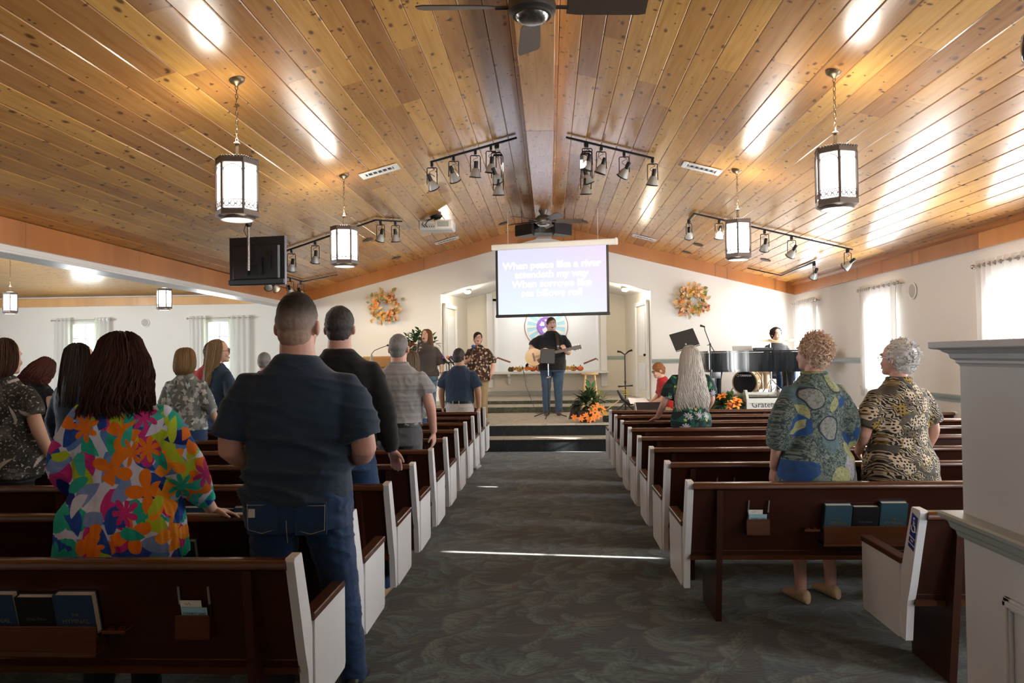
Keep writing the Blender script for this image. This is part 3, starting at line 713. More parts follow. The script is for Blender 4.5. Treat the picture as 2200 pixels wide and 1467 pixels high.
# ------------------------------------------------------------------ pendants
M_bronze = mat('aged_bronze', (.17, .135, .115), .5, .35, var=.2); M_brass = mat('antique_brass', (.17, .125, .075), .4, .8)
M_lampglass = emis('lit_lamp_glass', (1, .985, .96), 7.0); M_lampbot = emis('lit_bottom_glass', (1, .9, .72), 2.2)
_pend = {}
def pendant(x, y, ztop, zb, label, group, rot=.3):
    """six-sided lantern on a chain; zb = bottom of lantern"""
    o = empty('pendant_lantern', (x, y, zb), rot, .87); ztop = zb+(ztop-zb)/.87; tag(o, label, 'pendant lamp', group)
    H = .54; r = .168
    if 'post' not in _pend:
        hexa = lambda rr, z: [(rr*math.cos(2*PI*j/6), rr*math.sin(2*PI*j/6), z) for j in range(6)]
        fr = MB().ringloft([hexa(r+.006, .478), hexa(r+.012, .482), hexa(r+.012, .525), hexa(r-.004, .525), hexa(r-.004, .478)], closed=True)
        fr.ringloft([hexa(r-.02, .52), hexa(r*.55, .545), hexa(.03, .56)])
        for j in range(6):
            a0 = Vector((r*math.cos(2*PI*j/6), r*math.sin(2*PI*j/6), 0)); a1 = Vector((r*math.cos(2*PI*(j+1)/6), r*math.sin(2*PI*(j+1)/6), 0))
            for t in range(7): p = a0.lerp(a1, (t+.5)/7)*1.05; fr.ell((p.x, p.y, .528), (.011, .011, .012), 6, 4)
        _pend['crown'] = fr.mesh('crown', 40)
        bt = MB().ringloft([hexa(r+.006, .095), hexa(r+.016, .085), hexa(r+.016, .045), hexa(r-.01, .03), hexa(r-.03, .03), hexa(r-.03, .095)], closed=True)
        bt.lathe([(r*.78, .045), (r*.82, .035), (r*.82, .012), (r*.74, .012), (r*.74, .045)], 24)
        _pend['base_ring'] = bt.mesh('base_ring', 40)
        ps = MB()
        for j in range(6):
            a = 2*PI*j/6; ps.box((r*math.cos(a)*1.02, r*math.sin(a)*1.02, .29), (.022, .022, .40), rot=(0, 0, a), b=.004)
        _pend['post'] = ps
        tr = MB()
        for j in range(6):
            a = 2*PI*(j+.5)/6; ap = r*math.cos(PI/6)+.006; c = Vector((math.cos(a)*ap, math.sin(a)*ap, 0)); t = Vector((-math.sin(a), math.cos(a), 0)); hw = r/2-.006
            pts = [c+t*(hw*math.cos(q))+Vector((0, 0, .40+.062*math.sin(q))) for q in [PI*i/10 for i in range(11)]]
            tr.tube(pts, .0035, 5)
            tr.tube([c-t*hw+Vector((0, 0, .165)), c+t*hw+Vector((0, 0, .165))], .0035, 5)
            for i in range(3):
                cc = c+t*((i-1)*.05)+Vector((0, 0, .13)); tr.tube([cc+t*(.019*math.cos(q))+Vector((0, 0, .022*math.sin(q))) for q in [2*PI*k/10 for k in range(10)]], .004, 5, closed=True)
            for i in range(4):
                cc = c+t*((i-1.5)*.05)+Vector((0, 0, .13)); tr.ell(cc, .0065, 6, 4)
        _pend['tracery'] = tr.mesh('tracery', 40)
        for j in range(6):
            a = 2*PI*j/6; _pend['post%d' % j] = MB().box((r*math.cos(a)*1.02, r*math.sin(a)*1.02, .29), (.022, .022, .40), rot=(0, 0, a), b=.004).mesh('corner_post', 30)
            a = 2*PI*(j+.5)/6; ap = r*math.cos(PI/6)-.004; _pend['pane%d' % j] = MB().box((math.cos(a)*ap, math.sin(a)*ap, .29), (.004, r-.01, .385), rot=(0, 0, a)).mesh('glass_pane', 0)
        _pend['bottom'] = MB().cyl((0, 0, .018), (0, 0, .022), r*.75, n=24).mesh('bottom_glass', 40)
        _pend['stem'] = MB().lathe([(.012, .555), (.02, .56), (.016, .60), (.014, .66), (.03, .665), (.028, .675), (.008, .69)], 12).mesh('stem', 40)
        lk = [(.011*math.cos(q), 0, .022*math.sin(q)) for q in [2*PI*k/12 for k in range(12)]]; _pend['link'] = MB().tube(lk, .0032, 6, closed=True).mesh('chain_link', 60)
        _pend['canopy'] = MB().lathe([(.004, -.075), (.012, -.07), (.03, -.055), (.05, -.045), (.068, -.02), (.07, 0), (.0, 0)], 20).mesh('canopy', 40)
    obj('crown', _pend['crown'], M_bronze, o); obj('base_ring', _pend['base_ring'], M_bronze, o); obj('tracery', _pend['tracery'], M_bronze, o)['kind'] = 'stuff'
    for j in range(6): obj('corner_post', _pend['post%d' % j], M_bronze, o); obj('glass_pane', _pend['pane%d' % j], M_lampglass, o)
    obj('bottom_glass', _pend['bottom'], M_lampbot, o); obj('stem', _pend['stem'], M_brass, o)
    obj('canopy', _pend['canopy'], M_brass, o, (0, 0, ztop-zb+.012))
    z = .70; i = 0; top = ztop-zb-.075
    ch = empty('chain', (0, 0, .69)); ch.parent = o; n = max(1, int((top-z)/.036))
    for i in range(n+1): obj('chain_link', _pend['link'], M_brass, ch, (0, 0, .012+i*(top-z)/n), (0, 0, (i % 2)*PI/2+.4))
    light('lantern_bulb', 'POINT', (x, y, zb-.03), 7, (1, .90, .74), shadow_soft_size=.12)
    light('lantern_uplight', 'POINT', (x, y, zb+.62), 12, (1, .93, .82), shadow_soft_size=.10)
    return o
G_P = 'hexagonal pendant lanterns'
pendant(-2.22, 5.58, ceil(2.22), 2.555, 'lit hexagonal lantern on a chain, lectern side, close above the floral blouse', G_P, .15)
pendant(-2.23, 8.6, ceil(2.23), 2.56, 'lit hexagonal lantern hanging between the television and the projector', G_P, .22)
pendant(2.23, 5.80, ceil(2.23), 2.575, 'lit hexagonal lantern on a chain above the two women on the piano side', G_P, .32)
pendant(2.24, 8.82, ceil(2.24), 2.575, 'lit hexagonal lantern hanging in front of the long ceiling track', G_P, .26)
pendant(-11.35, 15.75, 3.80, 2.56, 'lit lantern in the side wing with its chain and canopy in view', G_P, .1)
pendant(-8.0, 15.75, 3.80, 2.585, 'lit lantern in the side wing hanging behind the header beam', G_P, .2)

# ------------------------------------------------------------------ track lights
M_black = mat('matt_black', (.012, .012, .013), .45, .2, var=.1); M_refl = mat('grey_reflector', (.42, .43, .42), .35, .15, var=.05); M_warmb = emis('warm_bulb', (1, .78, .45), 14.0); M_dimb = emis('dim_bulb', (1, .86, .62), 1.3)
def head_meshes():
    d = {}
    d['adapter'] = MB().box((0, 0, -.025), (.03, .05, .05), b=.005).mesh('adapter', 30)
    d['yoke'] = MB().tube([(-.05, 0, -.06), (-.058, 0, -.07), (-.06, 0, -.25)], .0055, 6).tube([(.05, 0, -.06), (.058, 0, -.07), (.06, 0, -.25)], .0055, 6).tube([(-.05, 0, -.06), (.05, 0, -.06)], .006, 6).mesh('yoke', 50)
    cw = [(.0+.03*math.sin(i*.9), .02*math.cos(i*.8), -.06-.012*i) for i in range(10)]
    d['cord'] = MB().tube(cw, .003, 5).mesh('cord', 60)
    d['socket'] = MB().lathe([(.0, .13), (.022, .13), (.025, .12), (.025, .045), (.0, .045)], 14).mesh('socket', 40)
    d['shade'] = MB().lathe([(.024, .05), (.03, .045), (.048, .015), (.062, -.035), (.066, -.06), (.060, -.06), (.055, -.03), (.0, .04)], 20).mesh('reflector', 40)
    d['ring'] = MB().tube([(.066*math.cos(a), .066*math.sin(a), -.058) for a in [2*PI*k/24 for k in range(24)]], .007, 6, closed=True).mesh('rim_ring', 60)
    d['bulb'] = MB().lathe([(.0, -.05), (.035, -.052), (.05, -.045), (.02, 0), (.0, 0)], 16).mesh('bulb', 40)
    return d
HM = head_meshes()
def spot_head(track, p, aim, lit=0, drop=.25, yaw=0):
    """spot on a track: p on the rail; aim = tilt (rx, rz)"""
    h = empty('spot_head', p, yaw); h.parent = track; h.matrix_parent_inverse = Matrix.Translation(-track.location)
    for k in ('adapter', 'yoke', 'cord'):
        o = obj(k, HM[k], M_black, h)
        if k == 'yoke' and drop != .25: o.scale.z = drop/.25
    E_ = (aim[0], aim[1], 0)
    for k, nm, m in (('socket', 'socket', M_black), ('shade', 'reflector', M_refl), ('ring', 'rim_ring', M_black), ('bulb', 'bulb', M_warmb if lit == 2 else (M_dimb if lit else M_refl))):
        obj(nm, HM[k], m, h, (0, 0, -drop), E_)
    return h
def track(path, label, heads, r=.014):
    o = empty('track_light', path[0]); tag(o, label, 'track light', 'black ceiling track lights')
    for a, b in zip(path, path[1:]):
        a = Vector(a); b = Vector(b); d = b-a; M = d.to_track_quat('X', 'Z').to_matrix(); c = (a+b)/2; part('rail', MB().box(c, (d.length, .034, .022), rot=M, b=.004), M_black, o)
    for (t, seg, aim, lit, drop, yaw) in heads:
        a = Vector(path[seg]); b = Vector(path[seg+1]); spot_head(o, a.lerp(b, t)+Vector((0, 0, -.01)), aim, lit, drop, yaw)
    return o
def cz(x, d=.03): return ceil(x)-d
TA = [(-1.30, 9.0, cz(1.3)), (-.27, 9.05, cz(.27))]; TB = [(.31, 9.05, cz(.31)), (1.34, 9.05, cz(1.34))]
track(TA, 'short black ceiling track with six spotlights on the lectern side of the ridge beam', [(.02, 0, (.5, -.35), 0, .26, 0), (.27, 0, (.5, -.3), 0, .24, 0), (.52, 0, (.25, .05), 0, .26, .2), (.70, 0, (.2, .1), 0, .26, .1), (.76, 0, (.45, -.35), 0, .40, 0), (.78, 0, (.2, .0), 1, .55, 0)])
track(TB, 'short black ceiling track with six spotlights on the piano side of the ridge beam', [(.98, 0, (.3, .15), 0, .25, 0), (.66, 0, (.45, .5), 0, .24, 0), (.40, 0, (.25, .3), 0, .26, .2), (.24, 0, (.2, .25), 0, .26, .1), (.235, 0, (.3, -.3), 0, .42, 0), (.22, 0, (.2, .0), 0, .55, 0)])
TC = [(-3.84, 11.3, cz(3.84)), (-2.42, 11.03, cz(2.42)), (-2.15, 11.6, cz(2.15))]
track(TC, 'bent black ceiling track with spotlights above the television and projector', [(.06, 0, (.35, .25), 0, .26, .2), (.33, 0, (.3, .2), 0, .26, 0), (.18, 1, (.3, .3), 0, .24, 0), (.75, 1, (.25, 0), 1, .24, 0)])
TD = [(2.24, 11.9, cz(2.24)), (2.23, 11.36, cz(2.23)), (4.44, 11.22, cz(4.44))]
track(TD, 'long black ceiling track with spotlights sloping down toward the right wall', [(.1, 0, (.5, -.6), 0, .22, .6), (.16, 1, (.3, .1), 0, .22, 0), (.45, 1, (.6, 0), 0, .24, 0), (.62, 1, (.6, .4), 0, .24, 0), (.97, 1, (.9, .5), 0, .22, .3)])
TE = [(3.86, 14.8, cz(3.86)), (4.47, 14.72, cz(4.47)), (4.41, 12.7, cz(4.41))]
track(TE, 'thin L-shaped ceiling track with one spotlight near the drums', [(.98, 1, (.5, -.6), 0, .2, 1.0)])
TF = [(-4.55, 13.6, cz(4.55)), (-3.92, 14.4, cz(3.92))]
track([(-4.52, 12.3, cz(4.52)), (-4.5, 14.1, cz(4.5)), (-3.93, 14.42, cz(3.93))], 'low ceiling track with glowing warm spotlights under the television', [(.05, 0, (.9, -.2), 2, .22, .5), (.22, 0, (.6, -.7), 2, .22, .4), (.62, 0, (.9, -.3), 2, .22, .3), (.93, 0, (.7, -.6), 2, .22, .5)])
# rack spotlight at the picture's upper right: a black can on a stem from the ceiling
bc = empty('ceiling_spot_can', (2.52, 3.95, 3.10)); tag(bc, 'glossy black ceiling can light near the right wall', 'spotlight')
part('can', MB().lathe([(.0, .11), (.05, .10), (.085, .06), (.09, 0), (.085, -.06), (.06, -.10), (.0, -.11)], 24, (2.57, 3.95, 3.05)), mat('gloss_black', (.01, .01, .012), .12), bc)
part('stem', MB().cyl((2.57, 3.95, 3.14), (2.57, 3.95, ceil(2.57)), .014), M_black, bc); part('canopy', MB().lathe([(.0, -.03), (.05, -.02), (.06, 0), (0, 0)], 16, (2.57, 3.95, ceil(2.57)+.005)), M_black, bc)

# ------------------------------------------------------------------ vents, cans, wall speakers
def vent(x, y, label, w_=.46, d=.24):
    s = 1 if x > 0 else -1
    o = empty('ceiling_vent', (x, y, ceil(x)-.004)); o.rotation_euler = (0, s*ANG, 0); tag(o, label, 'vent', 'white ceiling air vents')
    f = MB()
    for sx in (-1, 1): f.box((sx*(w_/2-.03), 0, -.008), (.06, d, .014), b=.004)
    for sy in (-1, 1): f.box((0, sy*(d/2-.03), -.008), (w_-.12, .06, .014), b=.004)
    f.build('frame', M_white, o); MB().box((0, 0, .002), (w_-.1, d-.1, .006)).build('duct', mat('duct_dark', (.07, .07, .08), .7), o, 0)
    for i in range(6): MB().box((-w_/2+.085+i*(w_-.17)/5, 0, -.004), (.034, d-.13, .003), rot=(0, .55, 0)).build('slat', M_white, o, 0)
    return o
vent(-1.87, 8.83, 'white ceiling air vent beside the lectern side track'); vent(1.89, 9.06, 'white ceiling air vent beside the piano side track')
vent(-1.82, 14.3, 'white ceiling air vent below the projector'); vent(1.87, 14.4, 'white ceiling air vent above the right wreath')
for (x, y, l) in ((-2.84, 12.3, 'to the right of the lantern'), (-2.83, 14.6, 'over the left wreath'), (2.75, 13.8, 'nearer the long track'), (2.73, 14.84, 'over the right wreath'), (3.9, 13.7, 'beside the thin L-shaped track'), (-.75, 14.3, 'on the lectern side of the hanging speaker'), (.75, 14.3, 'on the piano side of the hanging speaker')):
    s = 1 if x > 0 else -1
    o = empty('recessed_light', (x, y, ceil(x)-.002)); o.rotation_euler = (0, s*ANG, 0); tag(o, 'small dark recessed ceiling light %s' % l, 'recessed light', 'recessed ceiling lights')
    MB().lathe([(.075, 0), (.09, -.004), (.09, -.010), (.07, -.008)], 24).build('trim_ring', mat('can_brown', (.06, .045, .035), .5), o); MB().cyl((0, 0, -.002), (0, 0, .004), .074, n=20).build('baffle', M_black, o)
M_grille = mat('speaker_grille', (.50, .50, .49), .7, var=.05, scale=200)
for c, nrm, l in (((W-.006, 10.55, 2.335), (-1, 0, 0), 'right wall'), ((-9.895, YW-.006, 2.48), (0, -1, 0), 'side wing wall')):
    o = empty('wall_speaker', c); tag(o, 'round white wall speaker on the %s' % l, 'speaker'); q = Vector(nrm).to_track_quat('Z', 'Y').to_matrix()
    part('rim', MB().lathe([(.0, 0), (.11, 0), (.115, .008), (.10, .014), (0, .012)], 24, c, q), M_white, o); part('grille', MB().lathe([(.0, .012), (.098, .012), (.08, .018), (.0, .02)], 24, c, q), M_grille, o)
# alcove sconces (lit bullet lights on the soffit)
for s, px in ((-1, -1.62), (1, 1.66)):
    z = sofit(px); o = empty('ceiling_downlight', (px, 16.0, z)); tag(o, 'lit round downlight on the alcove soffit, %s side' % ('lectern' if s < 0 else 'piano'), 'downlight')
    part('mount', MB().lathe([(0, 0), (.09, 0), (.085, -.025), (0, -.03)], 20, (px, 16.0, z)), mat('downlight_brass', (.4, .33, .2), .4, .5), o); part('lens', MB().ell((px, 15.98, z-.055), (.075, .075, .04)), emis('downlight_lens', (1, .95, .85), 6), o)
    light('alcove_down', 'POINT', (px, 15.95, z-.16), 14, (1, .88, .68), shadow_soft_size=.06)

# ------------------------------------------------------------------ fans
M_fan = mat('dark_bronze_fan', (.10, .088, .080), .4, .6); M_blade = mat('fan_blade_walnut', (.085, .062, .045), .45)
def fan(x, y, ztop, zb, rb, label, nb=5, a0=0, drod=.02):
    o = empty('ceiling_fan', (x, y, zb)); tag(o, label, 'ceiling fan', 'ceiling fans on the ridge beam')
    part('canopy', MB().lathe([(.0, -.11), (.035, -.10), (.045, -.07), (.075, -.02), (.08, 0), (0, 0)], 20, (x, y, ztop)), M_fan, o)
    part('downrod', MB().cyl((x, y, ztop-.1), (x, y, zb+.20), .014), M_fan, o)
    part('motor', MB().lathe([(.0, .24), (.03, .235), (.04, .19), (.09, .17), (.13, .13), (.14, .09), (.135, .055), (.11, .045), (.11, .03), (.0, .03)], 28, (x, y, zb)), M_fan, o)
    part('switch_cup', MB().lathe([(.0, 0), (.06, .0), (.085, .012), (.095, .03), (.0, .035)], 24, (x, y, zb)), mat('fan_chrome', (.30, .29, .28), .25, .9), o)
    for i in range(nb):
        a = a0+2*PI*i/nb; d = Vector((math.cos(a), math.sin(a), 0)); t = Vector((-d.y, d.x, 0))
        c = Vector((x, y, zb+.085))
        b = empty('blade', c+d*.14); b.parent = o; b.matrix_parent_inverse = Matrix.Translation(-o.location)
        bm = []
        for u, hw in ((.06, .045), (.12, .06), (.30, .068), (rb-.18, .072), (rb-.14, .06)):
            for sd_ in (-1, 1): bm.append(d*u+t*(hw*sd_)+Vector((0, 0, -.02*sd_)))
        m = MB(); n = len(bm)
        m.add(bm+[p+Vector((0, 0, .008)) for p in bm], [(2*i_, 2*i_+1, 2*i_+3, 2*i_+2) for i_ in range(n//2-1)]+[(n+2*i_, n+2*i_+2, n+2*i_+3, n+2*i_+1) for i_ in range(n//2-1)]+[(2*i_, 2*i_+2, n+2*i_+2, n+2*i_) for i_ in range(n//2-1)]+[(2*i_+1, n+2*i_+1, n+2*i_+3, 2*i_+3) for i_ in range(n//2-1)]+[(0, n, n+1, 1), (n-2, n-1, 2*n-1, 2*n-2)])
        m.build('blade_board', M_blade, b); MB().tube([d*-.03, d*.07+Vector((0, 0, -.003))], .012, 6).build('blade_arm', M_fan, b)
    return o
fan(.01, 4.36, 3.9, 3.44, .66, 'dark bronze ceiling fan hanging over the aisle behind the spotlight tracks', 4, R(3))
fan(.01, 12.5, 3.9, 3.64, .64, 'dark bronze ceiling fan hanging in front of the loudspeaker cluster', 5, R(8))

# ------------------------------------------------------------------ loudspeaker cluster
M_spk = mat('black_speaker', (.010, .011, .015), .4, var=.1); M_spkf = mat('speaker_edge', (.20, .20, .21), .4)
o = empty('center_speaker', (.0, 14.0, 3.74)); tag(o, 'large black loudspeaker hung from the ridge beam behind the fan', 'loudspeaker')
part('cabinet', MB().box((.005, 14.05, 3.87), (.53, .4, .255), b=.01), M_spk, o)
part('front_frame', MB().box((.005, 13.845, 3.745), (.56, .015, .012)).box((-.268, 13.845, 3.87), (.012, .015, .26)).box((.278, 13.845, 3.87), (.012, .015, .26)).box((-.06, 13.845, 3.82), (.008, .015, .14)), M_spkf, o, 0)
for x in (-.15, .16): part('driver', MB().lathe([(.0, -.01), (.05, .005), (.075, .012), (.08, .0), (0, 0)], 20, (x, 13.85, 3.90), Matrix.Rotation(PI/2, 3, 'X')), M_spk, o)
part('hanger', MB().box((.0, 14.05, 3.99), (.12, .05, .05)).cyl((-.2, 14.05, 3.99), (-.1, 14.05, 4.1), .006).cyl((.2, 14.05, 3.99), (.1, 14.05, 4.1), .006), M_black, o)
for s in (-1, 1):
    o = empty('side_speaker', (s*.42, 13.7, 3.66)); tag(o, 'angled black loudspeaker hung on chains on the %s side of the cluster' % ('lectern' if s < 0 else 'piano'), 'loudspeaker')
    part('cabinet', MB().prism([(s*.20, 13.35), (s*.50, 13.65), (s*.36, 13.83), (s*.16, 13.65)], 2, 3.66, 3.86), M_spk, o, 0)
    part('grille', MB().prism([(s*.205, 13.34), (s*.505, 13.64), (s*.5, 13.65), (s*.20, 13.35)], 2, 3.675, 3.845), M_spk, o, 0)
    part('chain', MB().tube([(s*.38, 13.65, 3.86), (s*.385, 13.65, ceil(.385))], .006, 6), M_black, o)

# ------------------------------------------------------------------ television, projector, screen
o = empty('ceiling_television', (-3.52, 9.3, 2.46), R(-9)); tag(o, 'flat black television seen from behind, hung from the ceiling on a pole', 'television')
def pt(nm, mb, m, sm=30): return mb.build(nm, m, o, sm)
M_tvb = mat('tv_back_plastic', (.012, .014, .02), .35, var=.08)
pt('panel', MB().box((0, .03, .29), (.76, .03, .60), b=.006), M_tvb); pt('rear_shell', MB().box((0, 0, .27), (.64, .05, .44), b=.02), M_tvb)
pt('lower_lip', MB().box((0, -.008, .03), (.76, .02, .06), b=.006), mat('tv_lip', (.035, .045, .06), .3))
pt('side_edge', MB().box((.381, .02, .29), (.006, .045, .60)), mat('tv_edge', (.25, .27, .33), .3, .5))
pt('mount_plate', MB().box((-.05, -.05, .26), (.30, .02, .06)).box((-.10, -.05, .22), (.03, .03, .22)).box((.08, -.05, .22), (.03, .03, .22)).box((.2, -.04, .30), (.02, .02, .24)), M_black)
pt('pole', MB().cyl((-.05, -.09, .16), (-.05, -.09, .72), .017, n=12), mat('pole_steel', (.5, .48, .47), .25, .8))
pt('pole_joint', MB().ell((-.05, -.09, .74), (.035, .05, .05)).cyl((-.05, -.09, .74), (-.05, -.09, .83), .03).box((-.05, -.09, .835), (.12, .12, .02)), M_black)
pt('cable', MB().tube([(-.08, -.09, .75), (-.12, -.08, .66), (-.06, -.1, .56), (.05, -.06, .46), (.15, -.05, .36), (.25, -.04, .31)], .004, 6), M_black)
o = empty('projector', (-1.665, 11.9, 3.51), R(0)); tag(o, 'white projector hung from the ceiling with loose cables', 'projector')
M_proj = mat('projector_white', (.72, .72, .70), .4, var=.03)
pt('case', MB().box((0, .14, .085), (.54, .34, .15), b=.02), M_proj); pt('filter_frame', MB().box((.12, -.032, .09), (.26, .02, .14), b=.008), mat('projector_cream', (.82, .80, .74), .4)); pt('filter_grille', MB().box((.115, -.045, .095), (.18, .008, .085)), mat('filter_grey', (.42, .45, .43), .6))
pt('port_panel', MB().box((-.13, -.030, .07), (.2, .012, .07)), mat('port_grey', (.55, .54, .54), .5)); 
for i in range(4): pt('port', MB().box((-.10+i*.035, -.037, .06), (.014, .006, .014)), M_black)
pt('mount', MB().cyl((-.02, .12, .16), (-.02, .12, .22), .03).lathe([(.0, .20), (.07, .205), (.10, .24), (.105, .262), (0, .262)], 20, (-.02, .12, 0)).box((-.02, .12, .165), (.42, .03, .012)), M_black)
pt('cables', MB().tube([(-.13, -.04, .05), (-.16, -.07, .08), (-.13, -.05, .14), (-.06, .06, .20)], .008, 6).tube([(-.17, -.04, .05), (-.21, -.06, .09), (-.19, 0, .16), (-.06, .08, .20)], .006, 6), M_black)
g = NG('projected_slide'); uz = g.xyz(g.ob()); n = g.noise(g.vm('MULTIPLY', g.ob(), (1, 1, 2)), 1.6, 3)
c = g.mix(g.m_('ADD', g.m_('MULTIPLY', uz[2], .75), g.m_('MULTIPLY', n, .35), clamp=True), (.76, .89, 1.0), (.70, .70, .98)); c = g.mix(g.step(g.m_('ADD', uz[0], g.m_('MULTIPLY', uz[2], .8)), .3, 1.9), c, (.78, .68, .90))
M_slide = g.done((.02, .02, .02), .6, em=c, ems=.88)
SCR = empty('projection_screen', (.125, 12.92, 2.195), R(-13)); o = SCR; tag(o, 'pull-down projection screen showing hymn lyrics, hung in front of the stage', 'projection screen')
pt('slide', MB().box((0, 0, .60), (1.87, .006, 1.10)), M_slide, 0)
for s in (-1, 1): pt('border', MB().box((s*.955, 0, .575), (.04, .008, 1.15)), M_black, 0)
pt('bottom_bar', MB().box((0, 0, .02), (1.97, .03, .05), b=.01), M_black)
pt('case', MB().box((.03, 0, 1.20), (2.14, .09, .10), b=.012), M_white); pt('end_cap', MB().box((1.105, 0, 1.205), (.045, .10, .115), b=.012), M_white)
for x in (-.75, .8): pt('hanging_wire', MB().cyl((x, 0, 1.25), (x, 0, 1.25+(ceil(x*.97+.125)-.01-2.195-1.25)), .004), M_white)
M_ltr = emis('lyric_white', (1, 1, 1), 1.1); M_lsh = emis('lyric_shadow', (.40, .42, .60), .62)
for i, s in enumerate(('When peace like a river', 'attendeth my way', 'When sorrows like', 'sea billows roll')):
    z = .865-i*.158
    txt('lyric_shadow', s, .158, M_lsh, o, (.014, -.0045, z-.012), (PI/2, 0, 0), .0003, bold=.005, xs=1.10); txt('lyric_line', s, .158, M_ltr, o, (0, -.006, z), (PI/2, 0, 0), .0003, bold=.005, xs=1.10)


# ------------------------------------------------------------------ partition wall at the right
pw = empty('wall_partition', (1.56, 1.2, 0)); struct(pw, 'white half-height partition wall with a crown cap and sage chair rail')
M_part = mat('partition_white', (.66, .70, .755), .5, var=.02, scale=3)
part('wall_core', MB().box((1.575, .86, .75), (.15, 3.74, 1.5)), M_part, pw, 0)
prof = [(0, 1.475), (.004, 1.483), (.010, 1.487), (.010, 1.495), (.022, 1.503), (.026, 1.518), (.040, 1.526), (.045, 1.532), (.068, 1.536), (.072, 1.540), (.072, 1.560), (-.07, 1.566)]
def mould(prof, m, name, x=1.5, y1=2.73, y0=-1.0):
    r = []
    for (yy, end) in ((y0, 0), (y1, 1)):
        r.append([(x-a, yy+(a if end else 0), z) for a, z in prof])
    # return around the far end
    r.append([(1.65+a, y1+a, z) for a, z in prof])
    part(name, MB().ringloft(r), m, pw, 25)
mould(prof, M_part, 'crown_moulding')
prof2 = [(0, .885), (.012, .887), (.016, .893), (.018, .905), (.030, .915), (.036, .935), (.052, .945), (.058, .950), (.060, .962), (.052, .968), (0, .970)]
mould(prof2, mat('partition_rail', (.42, .49, .49), .35, var=.03), 'chair_rail')
for (y0, y1) in ((1.25, 2.49), (-.4, 1.05)):
    for z0, z1 in ((.14, .76),):
        for w_, t in ((.035, .012), (.018, .02)):
            q = (.035-w_)/2
            for a, b_ in (((y0+q, z0+q), (y1-q, z0+q+w_)), ((y0+q, z1-q-w_), (y1-q, z1-q)), ((y0+q, z0+q), (y0+q+w_, z1-q)), ((y1-q-w_, z0+q), (y1-q, z1-q))):
                part('panel_moulding', MB().box((1.5-t/2, (a[0]+b_[0])/2, (a[1]+b_[1])/2), (t, b_[0]-a[0], b_[1]-a[1]), b=.003), M_part, pw)

# ------------------------------------------------------------------ foliage helpers
def leafmat(name, c1, c2, rough=.45):
    g = NG(name); return g.done(g.mix(g.noise(g.ob(), 25, 2), c1, c2), rough, spec=.4)
M_leaf = leafmat('leaf_green', (.018, .060, .012), (.06, .14, .03)); M_leafd = leafmat('leaf_dark', (.012, .030, .012), (.035, .065, .025)); M_leafy = leafmat('leaf_yellow_green', (.16, .22, .05), (.30, .33, .10)); M_stemb = mat('plant_stem', (.08, .06, .03), .7)
M_orange = leafmat('flower_orange', (.75, .16, .02), (.90, .32, .05), .5); M_rust = leafmat('autumn_rust', (.30, .06, .02), (.42, .12, .04)); M_tan = leafmat('autumn_tan', (.42, .27, .13), (.62, .45, .26)); M_peach = leafmat('autumn_peach', (.70, .36, .14), (.80, .52, .28)); M_gold2 = leafmat('autumn_gold', (.62, .30, .04), (.75, .45, .10)); M_red = leafmat('autumn_red', (.30, .02, .02), (.42, .05, .03)); M_pump = leafmat('pumpkin_orange', (.75, .14, .05), (.85, .25, .09))
def leaf(mb, p, d, up, L, w_, curl=.25, seg=4):
    d = Vector(d).normalized(); s = d.cross(Vector(up));
    if s.length < 1e-3: s = d.orthogonal()
    s.normalize(); n = s.cross(d)
    ws = [.12, .75, 1.0, .7, .04]; rows = []
    for i in range(seg+1):
        t = i/seg; c = Vector(p)+d*(L*t)-n*(curl*L*t*t)
        h = ws[i]*w_/2; rows.append((c-s*h+n*h*.35, c, c+s*h+n*h*.35))
    vs = [q for r_ in rows for q in r_]; fs = []
    for i in range(seg):
        a = i*3; fs += [(a, a+1, a+4, a+3), (a+1, a+2, a+5, a+4)]
    return mb.add(vs, fs)
def rdir(rnd, zmin=-1, zmax=1):
    z = rnd.uniform(zmin, zmax); a = rnd.uniform(0, 2*PI); r = math.sqrt(max(0, 1-z*z)); return Vector((r*math.cos(a), r*math.sin(a), z))
def foliage(mb, c, rad, n, L, w_, rnd, zmin=-.3, curl=.3):
    c = Vector(c)
    for _ in range(n):
        d = rdir(rnd, zmin, 1); p = c+Vector((d.x*rad[0], d.y*rad[1], d.z*rad[2]))*rnd.uniform(.35, 1)
        leaf(mb, p, (d+rdir(rnd)*.7), (0, 0, 1), L*rnd.uniform(.6, 1.2), w_*rnd.uniform(.7, 1.2), curl)
    return mb
def flower(parent, name, p, d, r, m, rnd, n=6, cm=None):
    mb = MB(); d = Vector(d).normalized(); a = d.orthogonal().normalized(); b = d.cross(a)
    for i in range(n):
        q = 2*PI*i/n+rnd.uniform(-.15, .15); dd = a*math.cos(q)+b*math.sin(q)+d*.45
        leaf(mb, p, dd, d, r*rnd.uniform(.85, 1.1), r*.55, .35)
    o = part(name, mb, m, parent, 60)
    if cm: part('flower_centre', MB().ell(Vector(p)+d*.012, r*.16, 8, 5), cm, parent)
    return o
